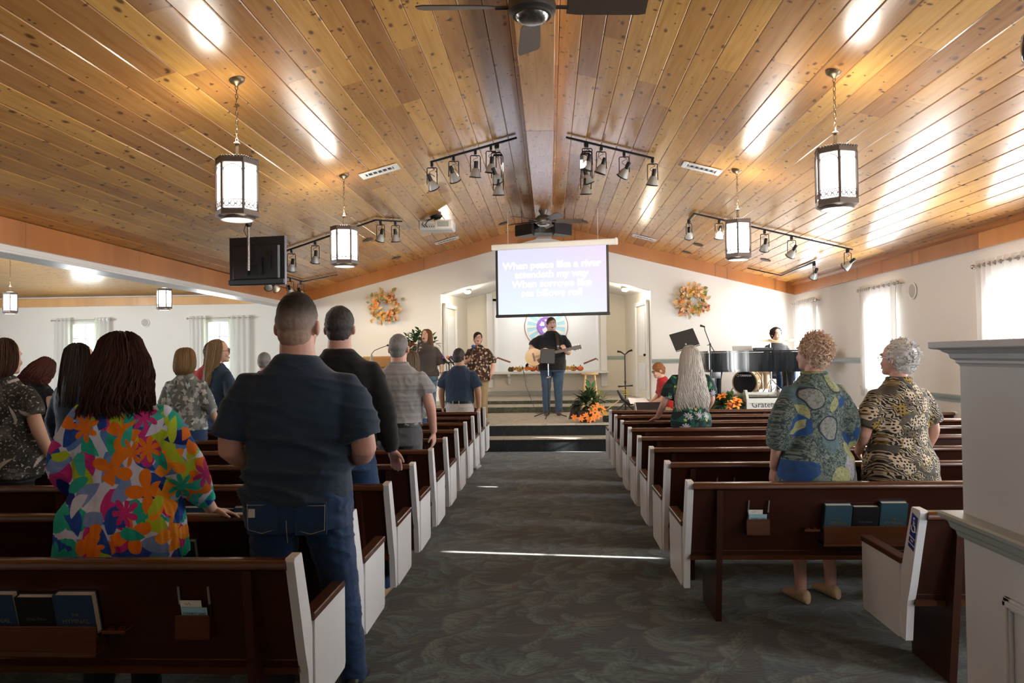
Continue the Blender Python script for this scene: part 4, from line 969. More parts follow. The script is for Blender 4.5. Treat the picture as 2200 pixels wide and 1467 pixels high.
# ------------------------------------------------------------------ wreaths
def wreath(c, label, seed, warm):
    rnd = random.Random(seed); o = empty('wreath', c); tag(o, label, 'wreath', 'autumn wreaths on the stage wall')
    part('twig_ring', MB().tube([(c[0]+.215*math.cos(a), c[1]-.02, c[2]+.215*math.sin(a)) for a in [2*PI*k/28 for k in range(28)]], .035, 7, closed=True), M_stemb, o)
    sets = [(M_tan, 62), (M_peach, 46), (M_rust, 26 if warm else 12), (M_leafy, 20), (M_gold2, 22)]
    for m, n in sets:
        mb = MB()
        for _ in range(n):
            a = rnd.uniform(0, 2*PI); rr_ = .215+rnd.gauss(0, .055); p = Vector((c[0]+rr_*math.cos(a), c[1]-.05-rnd.uniform(0, .05), c[2]+rr_*math.sin(a)))
            d = Vector((math.cos(a)*rnd.uniform(-.6, 1.4), -rnd.uniform(.1, .9), math.sin(a)*rnd.uniform(-.6, 1.4)))+rdir(rnd)*.5
            leaf(mb, p, d, (0, -1, 0), rnd.uniform(.07, .13), rnd.uniform(.045, .08), .3)
        part('dried_leaves', mb, m, o, 60)['kind'] = 'stuff'
    for k in range(9):
        a = rnd.uniform(0, 2*PI) if k > 1 else (1.75, 1.1)[k]; p = (c[0]+.21*math.cos(a), c[1]-.10, c[2]+.21*math.sin(a))
        flower(o, 'silk_flower', p, (rnd.uniform(-.3, .3), -1, rnd.uniform(-.3, .3)), rnd.uniform(.045, .065), (M_red if warm and k < 2 else rnd.choice((M_orange, M_gold2, M_peach))), rnd, 8, M_gold2)
wreath((-3.23, YB-.05, 2.575), 'autumn leaf wreath with dark red flowers above the lectern', 5, True); wreath((2.92, YB-.05, 2.59), 'pale peach autumn leaf wreath above the piano', 9, False)
# ------------------------------------------------------------------ garland on the shelf: each gourd and flower its own thing
rnd = random.Random(21); zs = 1.172
def pumpkin(c, r, m, label):
    o = empty('pumpkin', (c[0], c[1], c[2])); tag(o, label, 'pumpkin', 'pumpkins on the baptistry shelf')
    ring = []
    for i in range(9):
        a = -PI/2+PI*i/8; row = []
        for j in range(32):
            q = 2*PI*j/32; k = r*(1+.07*math.cos(8*q)); row.append((c[0]+k*math.cos(a)*math.cos(q)+1e-4*math.cos(q), c[1]+k*math.cos(a)*math.sin(q)+1e-4*math.sin(q), c[2]+r*.78+r*.78*math.sin(a)*(1-.12*math.cos(a*6) if False else 1)))
        ring.append(row)
    part('rind', MB().ringloft(ring), m, o, 60); part('stalk', MB().tube([(c[0], c[1], c[2]+r*1.5), (c[0]+.008, c[1], c[2]+r*1.9)], [.012, .008], 6), M_stemb, o)
for x, r_, m, l in ((-.31, .075, M_pump, 'orange pumpkin beside the guitar body'), (-.62, .07, M_gold2, 'gold gourd near the left end of the shelf garland'), (-.17, .07, M_pump, 'red-orange pumpkin hidden half behind the guitarist'), (.77, .075, M_pump, 'red-orange pumpkin at the end of the shelf by the stool'), (.62, .08, M_gold2, 'golden gourd next to the end pumpkin')): pumpkin((x, 17.62, zs), r_, m, l)
ga = empty('garland', (0, 17.6, zs)); tag(ga, 'autumn garland of leaves, sunflowers and cones along the white shelf', 'garland')
for m, n in ((M_rust, 70), (M_gold2, 70), (M_leafd, 50), (M_orange, 46), (M_tan, 40)):
    mb = MB()
    for _ in range(n):
        x = rnd.uniform(-.86, .70); p = (x, 17.58+rnd.uniform(-.06, .1), zs+rnd.uniform(.015, .09)); leaf(mb, p, rdir(rnd, -.1, 1), (0, 0, 1), rnd.uniform(.05, .09), rnd.uniform(.03, .05), .2)
    part('garland_leaves', mb, m, ga, 60)['kind'] = 'stuff'
for x in (-.66, -.46, -.38, .35, .48, .57): flower(ga, 'sunflower', (x, 17.52, zs+.07), (0, -1, .25), .055, M_gold2 if x < -.5 or x > .4 else M_orange, rnd, 10, M_stemb)
for x in (-.84, -.79): part('pine_cone', MB().lathe([(.0, 0), (.035, .015), (.045, .045), (.032, .085), (.0, .11)], 10, (x, 17.56, zs)), M_stemb, ga)

# ------------------------------------------------------------------ lectern with gooseneck microphone
M_oak = pewwood('light_oak', (.42, .22, .07), (.60, .34, .12), .35)
o = empty('lectern', (-2.95, 13.45, ST)); tag(o, 'light oak lectern with a slanted top behind the man in the grey polo', 'lectern')
pt('base', MB().box((0, 0, .04), (.62, .50, .08), b=.012), M_oak); pt('body', MB().box((0, 0, .52), (.52, .40, .90), b=.01), M_oak); pt('desk_top', MB().box((0, 0, 1.03), (.68, .52, .05), rot=(.22, 0, 0), b=.01), M_oak)
pt('front_panel', MB().box((0, -.205, .52), (.38, .012, .66), b=.004), M_oak); pt('ledge', MB().box((0, .25, 1.12), (.66, .03, .04), b=.006), M_oak)
o = empty('gooseneck_microphone', (-3.04, 13.33, 1.50)); tag(o, 'gooseneck microphone on the lectern top', 'microphone')
pt('mic_base', MB().lathe([(0, -.02), (.035, -.02), (.03, .0), (.018, .07), (.01, .11), (0, .11)], 14), mat('mic_grey', (.30, .30, .29), .35, .6)); pt('gooseneck', MB().tube([(0, 0, .10), (.05, 0, .16), (.16, 0, .205), (.28, 0, .245)], .006, 6), M_black); pt('mic_capsule', MB().ell((.29, 0, .25), (.025, .018, .018)), M_black)
# big potted plant behind the singer
o = empty('potted_plant', (-2.42, 14.75, ST)); tag(o, 'tall leafy green potted plant behind the long haired singer', 'potted plant'); rnd = random.Random(4)
pt('pot', MB().lathe([(0, 0), (.16, 0), (.19, .30), (.20, .32), (.17, .33), (0, .30)], 20), mat('terracotta', (.30, .13, .07), .7)); pt('trunk', MB().tube([(0, 0, .28), (.02, 0, .8), (-.03, .02, 1.2)], [.025, .02, .012], 7), M_stemb)
for nm, m, n in (('foliage', M_leaf, 240), ('foliage', M_leafd, 130)):
    mb = foliage(MB(), (0, 0, 1.32), (.36, .30, .34), n, .12, .065, rnd, -.8); pt(nm, mb, m, 60)['kind'] = 'stuff'
for k in range(6):
    d = rdir(rnd, .1, .8); pt('branch', MB().tube([(0, 0, 1.1), Vector((0, 0, 1.25))+d*.3], [.01, .004], 5), M_stemb)
mb = foliage(MB(), (-.17, -.06, 1.30), (.14, .1, .1), 40, .09, .05, rnd); pt('brown_leaves', mb, M_rust, 60)['kind'] = 'stuff'

# ------------------------------------------------------------------ stands
def mic(parent, p, d, body, head, L=.17):
    p = Vector(p); d = Vector(d).normalized(); part('mic_body', MB().tube([p, p+d*L], [.011, .018], 10), body, parent); part('mic_grille', MB().ell(p+d*(L+.018), .026, 10, 7), head, parent)
M_foam1 = mat('purple_foam', (.10, .03, .14), .9); M_foam2 = mat('orange_foam', (.55, .17, .03), .9); M_chrome = mat('chrome', (.6, .6, .62), .12, 1.0)
o = empty('microphone_rack', (-1.62, 12.92, ST)); tag(o, 'floor stand holding spare microphones between the two singers', 'microphone stand')
pt('pole', MB().cyl((0, 0, .03), (0, 0, 1.02), .012), M_black); pt('holder_bar', MB().box((.02, 0, 1.02), (.22, .03, .02)), M_black)
for k in range(3): a = 2*PI*k/3; pt('leg', MB().tube([(0, 0, .2), (.25*math.cos(a), .25*math.sin(a), .012)], .01, 6), M_black)
for x, m in ((-.09, M_foam1), (-.01, M_foam2), (.05, M_foam1)):
    mm = empty('clipped_mic', (x, 0, 1.03)); mm.parent = o; MB().tube([(.10, 0, -.06), (0, -.01, .06)], [.011, .018], 10).build('mic_body', M_black, mm); MB().ell((-.012, -.012, .075), .027, 10, 7).build('mic_grille', m, mm); MB().cyl((.04, 0, -.01), (.05, 0, -.16), .006).build('mic_cable', M_black, mm)
# guitarist's stand
o = empty('music_stand', (.05, 13.78, ST)); tag(o, 'black tripod stand with a small desk in front of the guitarist', 'music stand')
pt('lower_pole', MB().cyl((0, 0, .06), (0, 0, .75), .014), M_black); pt('upper_pole', MB().cyl((0, 0, .70), (0, 0, 1.05), .010), M_chrome); pt('clutch', MB().ell((-.015, -.02, .72), .022).ell((.02, -.02, .73), .018), M_chrome)
for k in range(3): a = 2*PI*k/3+.35; pt('leg', MB().tube([(0, 0, .12), (.34*math.cos(a), .34*math.sin(a), .012)], .010, 6), M_black)
pt('desk', MB().box((-.01, 0, 1.10), (.26, .02, .28), rot=(-.35, .05, 0), b=.006), M_black)
o = empty('guitar_cable', (-.25, 14.4, ST)); tag(o, 'thin guitar cable hanging from the guitar to the stage floor', 'cable'); pt('cord', MB().tube([(-.10, -.1, .62), (-.17, -.05, .85), (-.12, 0, .55), (-.02, .15, .25), (.06, .35, .006), (.3, .45, .006), (.5, .3, .006)], .005, 6), mat('grey_cable', (.10, .10, .10), .5))
# wooden stool
M_pine = pewwood('pale_pine', (.55, .33, .12), (.70, .46, .2), .4)
o = empty('bar_stool', (.84, 14.72, ST)); tag(o, 'pale wooden bar stool behind the orange flowers', 'stool')
pt('seat', MB().lathe([(0, .735), (.15, .735), (.165, .75), (.165, .765), (.15, .775), (0, .778)], 28), M_pine)
for k in range(4):
    a = PI/4+PI/2*k; d = Vector((math.cos(a), math.sin(a), 0)); pt('leg', MB().tube([d*.12+Vector((0, 0, .74)), d*.215], [.018, .015], 8), M_pine)
for z, rr_ in ((.22, .185), (.36, .166)):
    for k in range(4):
        a = PI/4+PI/2*k; a2 = a+PI/2
        if (k % 2) == (z > .3): pt('rung', MB().cyl((rr_*math.cos(a), rr_*math.sin(a), z), (rr_*math.cos(a2), rr_*math.sin(a2), z), .010), M_pine)
# flower arrangement
o = empty('flower_arrangement', (.68, 12.82, ST)); tag(o, 'arrangement of orange lilies and dark green leaves on the stage edge', 'flower arrangement'); rnd = random.Random(8)
pt('basket', MB().lathe([(0, 0), (.11, 0), (.15, .16), (.16, .19), (.14, .19), (0, .15)], 18), mat('dark_wicker', (.045, .025, .018), .7, bump=.4)); pt('wicker_fan', MB().prism([(-.30, .05), (-.24, .30), (-.12, .34), (-.10, .06)], 1, .02, .05), mat('dark_wicker', (.045, .025, .018), .7), 30)
for m, n, c, rad, L, w_ in ((M_leafd, 70, (0, .02, .26), (.20, .15, .18), .19, .075), (M_leaf, 46, (.04, 0, .30), (.16, .12, .22), .17, .05), (M_leafy, 30, (.20, .02, .34), (.10, .08, .18), .16, .03)):
    pt('foliage', foliage(MB(), c, rad, n, L, w_, rnd, -.2), m, 60)['kind'] = 'stuff'
pt('tall_sprig', MB().tube([(.06, 0, .4), (.08, 0, .62)], .006, 5), M_leafy); mb = MB(); [leaf(mb, (.075, 0, .55+.02*k), ((-1)**k*.7, -.2, .8), (0, -1, 0), .13, .045) for k in range(4)]; pt('sprig_leaves', mb, M_leaf, 60)
def lily(parent, p, d, r, m): flower(parent, 'lily', Vector(p)+parent.location, d, r, m, rnd, 6, M_gold2)
for p, r_ in (((-.21, -.15, .09), .085), ((-.10, -.20, .075), .08), ((.03, -.20, .06), .09), ((.08, -.16, .20), .10), ((.15, -.12, .26), .095), ((.17, -.18, .12), .10), ((.25, -.08, .22), .085), ((-.02, -.2, .13), .07), ((.10, -.22, .08), .085)): lily(o, p, (p[0], -1, .3), r_*.8, M_orange)
mb = MB(); [leaf(mb, (.24, -.02, .30), (.2+.1*k, -.3, -.9), (0, -1, 0), .30, .05) for k in range(3)]; pt('hanging_leaves', mb, M_gold2, 60)
o = empty('stage_box', (1.03, 12.85, ST)); tag(o, 'small black equipment box on the stage edge beside the lilies', 'box'); pt('case', MB().box((0, 0, .055), (.16, .2, .11), b=.008), M_black); pt('handle', MB().tube([(-.04, -.105, .07), (-.03, -.12, .07), (.03, -.12, .07), (.04, -.105, .07)], .005, 6), M_chrome)
# double guitar hanger stand
o = empty('guitar_stand', (1.42, 13.8, ST)); tag(o, 'tall black double guitar hanger stand with a yellow coil at its foot', 'guitar stand')
pt('pole', MB().cyl((0, 0, .05), (0, 0, 1.12), .011), M_black); pt('clutch', MB().ell((0, 0, .62), (.018, .018, .035)), M_black)
pt('top_yoke', MB().tube([(-.13, -.02, 1.17), (-.07, 0, 1.16), (0, 0, 1.11), (.07, 0, 1.17), (.13, -.02, 1.19)], [.02, .014, .011, .014, .02], 8), M_black); pt('lower_rest', MB().tube([(-.13, -.03, .545), (0, 0, .55), (.13, -.03, .56)], [.016, .009, .016], 8), M_black)
for k in range(3): a = 2*PI*k/3+.5; pt('leg', MB().tube([(0, 0, .25), (.3*math.cos(a), .3*math.sin(a), .012)], .011, 6), M_black)
pt('cable_coil', MB().tube([(.055*math.cos(a), .055*math.sin(a)-.02, .38+.006*a) for a in [PI*k/5 for k in range(30)]], .007, 5), mat('yellow_cable', (.65, .48, .08), .5))
o = empty('short_boom_stand', (1.36, 13.25, ST)); tag(o, 'short black boom stand with a tilted black arm beside the floor monitor', 'boom stand'); pt('pole', MB().cyl((0, 0, .02), (0, 0, .36), .012), M_black); pt('arm', MB().tube([(-.13, 0, .50), (-.05, 0, .36), (.08, 0, .26), (.14, 0, .27)], [.014, .028, .03, .02], 8), M_black); pt('wooden_stick', MB().cyl((-.32, .02, .17), (-.10, .02, .33), .009), M_tan)
for k in range(3): a = 2*PI*k/3; pt('leg', MB().tube([(0, 0, .12), (.2*math.cos(a), .2*math.sin(a), .010)], .009, 6), M_black)
o = empty('floor_monitor', (1.72, 13.0, ST)); tag(o, 'black wedge floor monitor with a pale side near the seated guitarist', 'monitor speaker'); pt('cabinet', MB().prism([(-.2, 0), (.2, 0), (.2, .28), (.12, .30), (-.2, .10)], 0, -.2, .28), M_spk, 30); pt('side_panel', MB().prism([(-.2, 0), (.2, 0), (.2, .28), (.12, .30), (-.2, .10)], 0, -.212, -.2), mat('monitor_side', (.45, .43, .40), .5), 0)
o = empty('sheet_music', (1.55, 13.25, ST+.31)); tag(o, 'loose white sheet music lying on the floor monitor', 'sheet music'); o.rotation_euler = (.5, .1, .2); pt('sheet', MB().box((0, 0, 0), (.26, .2, .004)), M_env, 0); pt('second_sheet', MB().box((.12, .03, .006), (.2, .18, .003), rot=(0, 0, .3)), M_env, 0)
# orchestra music stand seen from behind
o = empty('conductor_stand', (2.325, 12.92, ST)); tag(o, 'large black music stand with a solid desk beside the silver haired woman', 'music stand'); pt('desk', MB().box((0, 0, 1.35), (.44, .012, .30), rot=(-.35, -.25, .25), b=.004), M_black); pt('ledge', MB().box((.05, -.05, 1.20), (.42, .06, .01), rot=(0, -.25, .25)), M_black); pt('pole', MB().cyl((0, .02, .03), (0, .02, 1.28), .012), M_black); pt('knob', MB().ell((.01, -.04, 1.27), .02), M_chrome)
for k in range(3): a = 2*PI*k/3; pt('leg', MB().tube([(0, .02, .1), (.25*math.cos(a), .25*math.sin(a), .012)], .01, 6), M_black)
o = empty('boom_microphone', (2.78, 13.08, ST)); tag(o, 'microphone on a leaning black boom stand in front of the piano', 'microphone stand'); pt('pole', MB().cyl((0, 0, .03), (0, 0, 1.27), .011), M_black); pt('boom', MB().tube([(.07, 0, 1.14), (0, 0, 1.27), (-.08, 0, 1.50), (-.09, 0, 1.56)], .008, 6), M_black); pt('clutch', MB().ell((0, 0, 1.27), .018).cyl((-.05, 0, 1.25), (.0, 0, 1.26), .006), M_black); pt('microphone', MB().tube([(-.08, 0, 1.56), (-.16, 0, 1.585)], [.012, .02], 8), M_black)
for k in range(3): a = 2*PI*k/3; pt('leg', MB().tube([(0, 0, .1), (.28*math.cos(a), .28*math.sin(a), .012)], .01, 6), M_black)

# ------------------------------------------------------------------ grand piano
g = NG('piano_black'); M_piano = g.done(g.mix(g.noise(g.ob(), 3, 2), (.006, .009, .012), (.012, .016, .02)), .06, spec=.6, coat=.6)
o = empty('grand_piano', (3.6, 13.65, ST)); tag(o, 'glossy black grand piano with its curved side facing the pews', 'piano')
outl = [(-.86, -.05), (-.84, -.25), (-.74, -.36), (-.55, -.40), (-.30, -.40), (0, -.42), (.25, -.50), (.45, -.62), (.65, -.72), (.85, -.74), (1.0, -.66), (1.06, -.5), (1.06, .55), (-.86, .55)]
def smooth_poly(pts, it=2):
    for _ in range(it):
        q = []
        for i in range(len(pts)):
            a, b_ = Vector(pts[i]), Vector(pts[(i+1) % len(pts)])
            if i >= len(pts)-3 and it: pass
            q += [tuple(a.lerp(b_, .25)), tuple(a.lerp(b_, .75))]
        pts = q
    return pts
sp = smooth_poly(outl)
pt('rim', MB().prism(sp, 2, .83, 1.12), M_piano, 35); pt('lid', MB().prism([(x*1.015, y*1.02) for x, y in sp], 2, 1.125, 1.15), M_piano, 35)
pt('lower_rim', MB().prism([(x*.96, y*.96) for x, y in sp], 2, .79, .83), M_piano, 35)
for x, y in ((.55, -.40), (-.6, -.15), (.7, .4)): pt('leg', MB().lathe([(0, .05), (.05, .05), (.035, .12), (.05, .66), (.075, .79), (0, .79)], 14, (x, y, 0)), M_piano); pt('caster', MB().ell((x, y, .03), .03), M_brass)
pt('pedal_lyre', MB().box((-.66, -.2, .74), (.16, .1, .12)).box((-.66, -.2, .40), (.03, .04, .6)), M_piano); pt('music_desk', MB().box((-.12, .1, 1.19), (.34, .02, .09), rot=(-.3, 0, 0)), mat('desk_grey', (.42, .42, .40), .4))
o = empty('keyboard_module', (3.78, 13.55, ST+1.15)); tag(o, 'small flat black sound module on the piano lid', 'sound module'); pt('case', MB().box((0, 0, .025), (.3, .2, .05), b=.008), M_black); pt('knob', MB().cyl((-.05, 0, .05), (-.05, 0, .065), .015), M_chrome); pt('display', MB().box((.05, 0, .052), (.08, .05, .006)), M_chrome)
# ------------------------------------------------------------------ drum kit pieces
RZ = ST+.33
o = empty('drum_riser', (4.1, 14.85, ST)); tag(o, 'low carpeted platform under the drum kit behind the piano', 'platform'); pt('deck', MB().box((0, 0, .315), (1.66, 1.12, .03), b=.006), M_stage); pt('riser_body', MB().box((0, 0, .15), (1.62, 1.08, .30)), M_riserd, 0)
o = empty('bass_drum', (3.66, 14.36, RZ), R(-28)); tag(o, 'bass drum with a black front head and gold shell under the piano', 'drum')
My = Matrix.Rotation(PI/2, 3, 'X'); cz_ = .235; M_shell = pewwood('gold_maple_shell', (.55, .36, .16), (.72, .52, .28), .2)
pt('shell', MB().lathe([(.215, -.0), (.215, .40), (.205, .40), (.205, 0)], 36, (0, .40, cz_), My), M_shell); pt('front_head', MB().lathe([(0, .40), (.207, .40), (.207, .408), (0, .410)], 36, (0, .40, cz_), My), mat('black_drum_head', (.010, .011, .013), .25)); pt('rear_head', MB().lathe([(0, -.004), (.207, -.004), (.207, 0), (0, 0)], 36, (0, .40, cz_), My), M_env)
for yy in (.39, .02): pt('hoop', MB().tube([(.222*math.cos(a), .40-yy, cz_+.222*math.sin(a)) for a in [2*PI*k/40 for k in range(40)]], .013, 6, closed=True), M_shell)
for k in range(8): a = 2*PI*k/8; pt('lug', MB().box((.222*math.cos(a), .2, cz_+.222*math.sin(a)), (.02, .12, .02), b=.004), M_chrome)
for s in (-1, 1): pt('spur', MB().cyl((s*.20, .1, .2), (s*.28, -.05, .01), .009), M_chrome)
txt('drum_logo', 'YAMAHA', .052, M_env, o, (.025, -.012, cz_+.13), (PI/2, 0, 0), .001, bold=.002); pt('logo_ring', MB().tube([(-.115+.02*math.cos(a), -.012, cz_+.13+.02*math.sin(a)) for a in [2*PI*k/16 for k in range(16)]], .004, 5, closed=True), M_env)
M_cym = mat('cymbal_bronze', (.45, .34, .16), .3, .9)
for (x, y, z, r_, tx, l) in ((4.16, 14.42, 1.76, .25, .30, 'crash cymbal tilted in front of the drummer'), (4.62, 14.45, 1.78, .21, -.2, 'second cymbal at the drummer’s side')):
    o = empty('cymbal', (x, y, RZ)); tag(o, l.replace('’', "'"), 'cymbal'); Mx = Euler((tx*.4, tx*.3, 0)).to_matrix(); pt('plate', MB().lathe([(0, .02), (.04, .018), (.06, .005), (r_, -.018), (r_, -.02), (.05, .0), (0, .012)], 30, (0, 0, z-RZ), Mx), M_cym); pt('stand_pole', MB().cyl((0, 0, .02), (0, 0, z-RZ+.05), .010), M_chrome)
    for k in range(3): a = 2*PI*k/3; pt('leg', MB().tube([(0, 0, .3), (.24*math.cos(a), .24*math.sin(a), .012)], .009, 6), M_chrome)
o = empty('floor_tom', (4.10, 14.88, RZ)); tag(o, 'floor tom with chrome legs beside the bass drum', 'drum'); pt('shell', MB().lathe([(.17, .1), (.17, .42), (.16, .42), (.16, .1)], 28), M_shell); pt('head', MB().cyl((0, 0, .42), (0, 0, .425), .168, n=28), M_env)
for k in range(3): a = 2*PI*k/3+.4; pt('leg', MB().cyl((.2*math.cos(a), .2*math.sin(a), .4), (.22*math.cos(a), .22*math.sin(a), 0), .008), M_chrome)
# ------------------------------------------------------------------ grey bench with script, bird of paradise plant
M_gbox = mat('pale_grey_wood', (.40, .40, .37), .6, var=.08)
o = empty('grey_bench', (3.58, 12.85, ST)); tag(o, 'pale grey wooden bench with black script lettering below the piano', 'bench')
for s in (-1, 1): pt('end_board', MB().prism([(-.13, 0), (.13, 0), (.13, .40), (.06, .50), (-.02, .50), (-.13, .36)], 0, s*.28-.02, s*.28+.02), M_gbox, 20)
pt('front_panel', MB().box((0, -.10, .20), (.54, .02, .34), b=.004), M_gbox); pt('seat', MB().box((0, 0, .30), (.54, .24, .025), b=.004), M_gbox); pt('back_rail', MB().box((0, .06, .44), (.54, .025, .045), b=.004), M_gbox); txt('script_lettering', 'Grateful', .13, M_black, o, (0, -.112, .26), (PI/2, 0, 0), .001)
o = empty('orange_flower_plant', (3.02, 12.88, ST)); tag(o, 'green plant with orange lilies between the silver haired woman and the bench', 'plant'); rnd = random.Random(12)
pt('pot', MB().lathe([(0, 0), (.10, 0), (.13, .16), (0, .16)], 16), mat('dark_pot', (.03, .03, .03), .5)); pt('foliage', foliage(MB(), (0, 0, .24), (.22, .14, .16), 70, .2, .07, rnd, -.2), M_leaf, 60)['kind'] = 'stuff'; pt('foliage', foliage(MB(), (.02, 0, .2), (.25, .14, .12), 40, .2, .06, rnd, -.1), M_leafd, 60)['kind'] = 'stuff'
for p, d, r_ in (((-.12, -.1, .40), (-.5, -.5, 1), .10), ((-.02, -.16, .26), (-.3, -1, .2), .085), ((.08, -.15, .28), (.5, -.7, .5), .12), ((.13, -.12, .33), (.5, -.6, .8), .10)): flower(o, 'lily', Vector(p)+o.location, d, r_, M_orange, rnd, 6, M_red)
pt('red_fruit', MB().ell((.02, -.18, .24), .03), M_red)
o = empty('small_pumpkin', (2.84, 12.75, ST)); tag(o, 'yellow-orange gourd at the foot of the lily plant', 'gourd'); pt('rind', MB().ell((0, 0, .09), (.13, .1, .09), 20, 10), M_gold2); pt('stalk', MB().cyl((0, 0, .17), (.01, 0, .21), .012, .008), M_stemb)
# pumpkin head guitar etc. : acoustic guitar built with the guitarist
# ------------------------------------------------------------------ stage spots
for (x, y, z, ax, ay, az, p) in ((-1.0, 9.0, 3.7, -1.8, 13.5, 1.3, 270), (-.4, 9.0, 3.8, -.6, 14.5, 1.4, 270), (.5, 9.0, 3.8, .4, 14.3, 1.2, 280), (1.1, 9.0, 3.6, 2.2, 14.5, 1.2, 260), (-2.4, 11.2, 3.3, -3.2, 15.4, 2.0, 110), (2.6, 11.2, 3.3, 3.2, 15.4, 2.0, 70)):
    light('stage_spot', 'SPOT', (x, y, z), p, (1, .87, .69), spot_size=R(62), spot_blend=.8, aim=(ax, ay, az), shadow_soft_size=.06)
for p, a in (((-4.40, 12.4, 2.72), (-3.4, 15.3, 1.5)), ((-4.35, 13.9, 2.74), (-2.4, 15.4, 1.5))): light('warm_spot', 'SPOT', p, 45, (1, .72, .38), spot_size=R(80), spot_blend=.8, aim=a, shadow_soft_size=.05)

# ------------------------------------------------------------------ cloth, skin and hair materials
def print2d(g):
    x, y, z = g.xyz(g.ob()); return g.comb(g.m_('ADD', x, g.m_('MULTIPLY', y, .55)), z, 0)
def motif(g, v, scale, seed, kind, size, pal, prob=1.0, n=5, wob=.0):
    """scattered leaf or flower shapes; returns (mask, colour)"""
    v = g.vm('ADD', v, (seed*1.37, seed*2.11, 0))
    if wob: v = g.vm('ADD', v, g.vm('SCALE', g.vm('SUBTRACT', g.n('TexNoise', Vector=v, Scale=9.0, Detail=1).outputs['Color'], (.5, .5, .5)), sc=wob))
    vo = g.vor(v, scale, dim='2D', rnd=.85); c = g.xyz(vo['Color'])
    d = g.vm('SCALE', g.vm('SUBTRACT', v, vo['Position']), sc=scale); dx, dy, _ = g.xyz(d)
    ang = g.m_('MULTIPLY', c[0], 6.28)
    if kind == 'leaf':
        ca, sa = g.m_('COSINE', ang), g.m_('SINE', ang)
        u = g.m_('ADD', g.m_('MULTIPLY', dx, ca), g.m_('MULTIPLY', dy, sa)); w_ = g.m_('SUBTRACT', g.m_('MULTIPLY', dy, ca), g.m_('MULTIPLY', dx, sa))
        w_ = g.m_('ADD', w_, g.m_('MULTIPLY', g.m_('MULTIPLY', u, u), .35))
        lim = g.m_('MULTIPLY', g.m_('SUBTRACT', 1, g.m_('DIVIDE', g.m_('MULTIPLY', u, u), size[0]*size[0])), size[1])
        f = g.m_('SUBTRACT', lim, g.m_('ABSOLUTE', w_))
    else:
        r = g.vm('LENGTH', d); th = g.m_('ADD', g.m_('ARCTAN2', dy, dx), ang)
        lim = g.m_('MULTIPLY', size[0], g.m_('ADD', 1-size[1], g.m_('MULTIPLY', size[1], g.m_('ABSOLUTE', g.m_('COSINE', g.m_('MULTIPLY', th, n*.5))))))
        f = g.m_('SUBTRACT', lim, r)
    m = g.step(f, 0, .025)
    if prob < 1: m = g.m_('MULTIPLY', m, g.step(c[2], 1-prob, 1-prob+.01))
    k = len(pal); col = g.ramp(c[1], [(i/k, p) for i, p in enumerate(pal)], True) if k > 1 else pal[0]
    return m, col
def clothbump(g, s=.25):
    o = g.ob(); g.bump(g.m_('ADD', g.noise(g.vm('MULTIPLY', o, (5, 5, 9)), 1.4, 3, .5, .6), g.m_('MULTIPLY', g.noise(o, 320, 1), .10)), s, .03)
def cloth(name, col, var=.25, rough=.85, scale=9, fine=.15, bump=.25, sheen=.15):
    if name in _mc: return _mc[name]
    g = NG(name); o = g.ob(); c = g.mix(g.noise(o, scale, 3), tuple(x*(1-var) for x in col), tuple(min(1, x*(1+var)) for x in col))
    c = g.mix(g.m_('MULTIPLY', g.noise(g.vm('MULTIPLY', o, (1, 1, .35)), 260, 2), fine*2), c, tuple(x*.45 for x in col)); clothbump(g, bump)
    _mc[name] = g.done(c, rough, spec=.25, sheen=sheen); return _mc[name]
def printmat(name, base, layers, bump=.3, speck=None, rough=.8):
    g = NG(name); v = print2d(g); c = base if not isinstance(base, list) else g.ramp(g.noise(v, base[0], 3), base[1])
    for (kind, sc, seed, size, pal, prob, n) in layers:
        m, col = motif(g, v, sc, seed, kind, size, pal, prob, n, .03); c = g.mix(m, c, col)
    if speck: c = g.mix(g.step(g.noise(v, speck[0], 2), speck[1], speck[1]+.04), c, speck[2])
    clothbump(g, bump); return g.done(c, rough, spec=.25)
ORA, TEA, BLU, MAG, LIM, LAV, NAV = (.80, .20, .01), (.02, .42, .31), (.02, .075, .40), (.56, .03, .22), (.42, .56, .03), (.62, .66, .84), (.01, .02, .20)
M_trop = printmat('tropical_print', LAV, [('leaf', 7.0, 1, (.72, .36), [BLU, TEA, LIM, MAG, (.10, .25, .60)], 1, 5), ('leaf', 8.5, 4, (.70, .30), [TEA, TEA, LIM, NAV, (.20, .30, .62), BLU, MAG], .9, 5), ('flower', 6.2, 2, (.60, .74), [ORA, (.86, .30, .02), ORA, MAG], .55, 4), ('leaf', 9.5, 7, (.66, .24), [BLU, (.05, .50, .40), TEA, LIM, LAV], .6, 5), ('flower', 7.5, 9, (.50, .70), [TEA, ORA, MAG], .35, 7)], .45)
M_lattice = printmat('black_lattice_print', [7, [(.35, (.012, .012, .012)), (.55, (.04, .038, .036)), (.72, (.14, .13, .12))]], [('leaf', 9, 2, (.7, .12), [(.34, .31, .28), (.10, .09, .09)], .5, 5)], .4, (60, .60, (.36, .33, .30)))
M_greyflor = printmat('grey_floral_print', (.16, .18, .17), [('flower', 13, 1, (.46, .35), [(.48, .50, .48), (.36, .38, .36)], .8, 5), ('leaf', 17, 5, (.5, .2), [(.08, .10, .09), (.42, .44, .42)], .6, 5)], .3)
M_darkflor = printmat('dark_green_print', (.010, .022, .024), [('leaf', 9, 1, (.6, .28), [(.015, .075, .07), (.03, .10, .06), (.02, .05, .05)], .9, 5), ('flower', 9, 3, (.42, .7), [(.52, .55, .56), (.45, .42, .52)], .30, 9), ('flower', 16, 6, (.30, .5), [(.45, .50, .10), (.10, .35, .16)], .3, 5), ('leaf', 13, 8, (.5, .2), [(.16, .24, .16), (.02, .09, .08)], .4, 5)], .3)
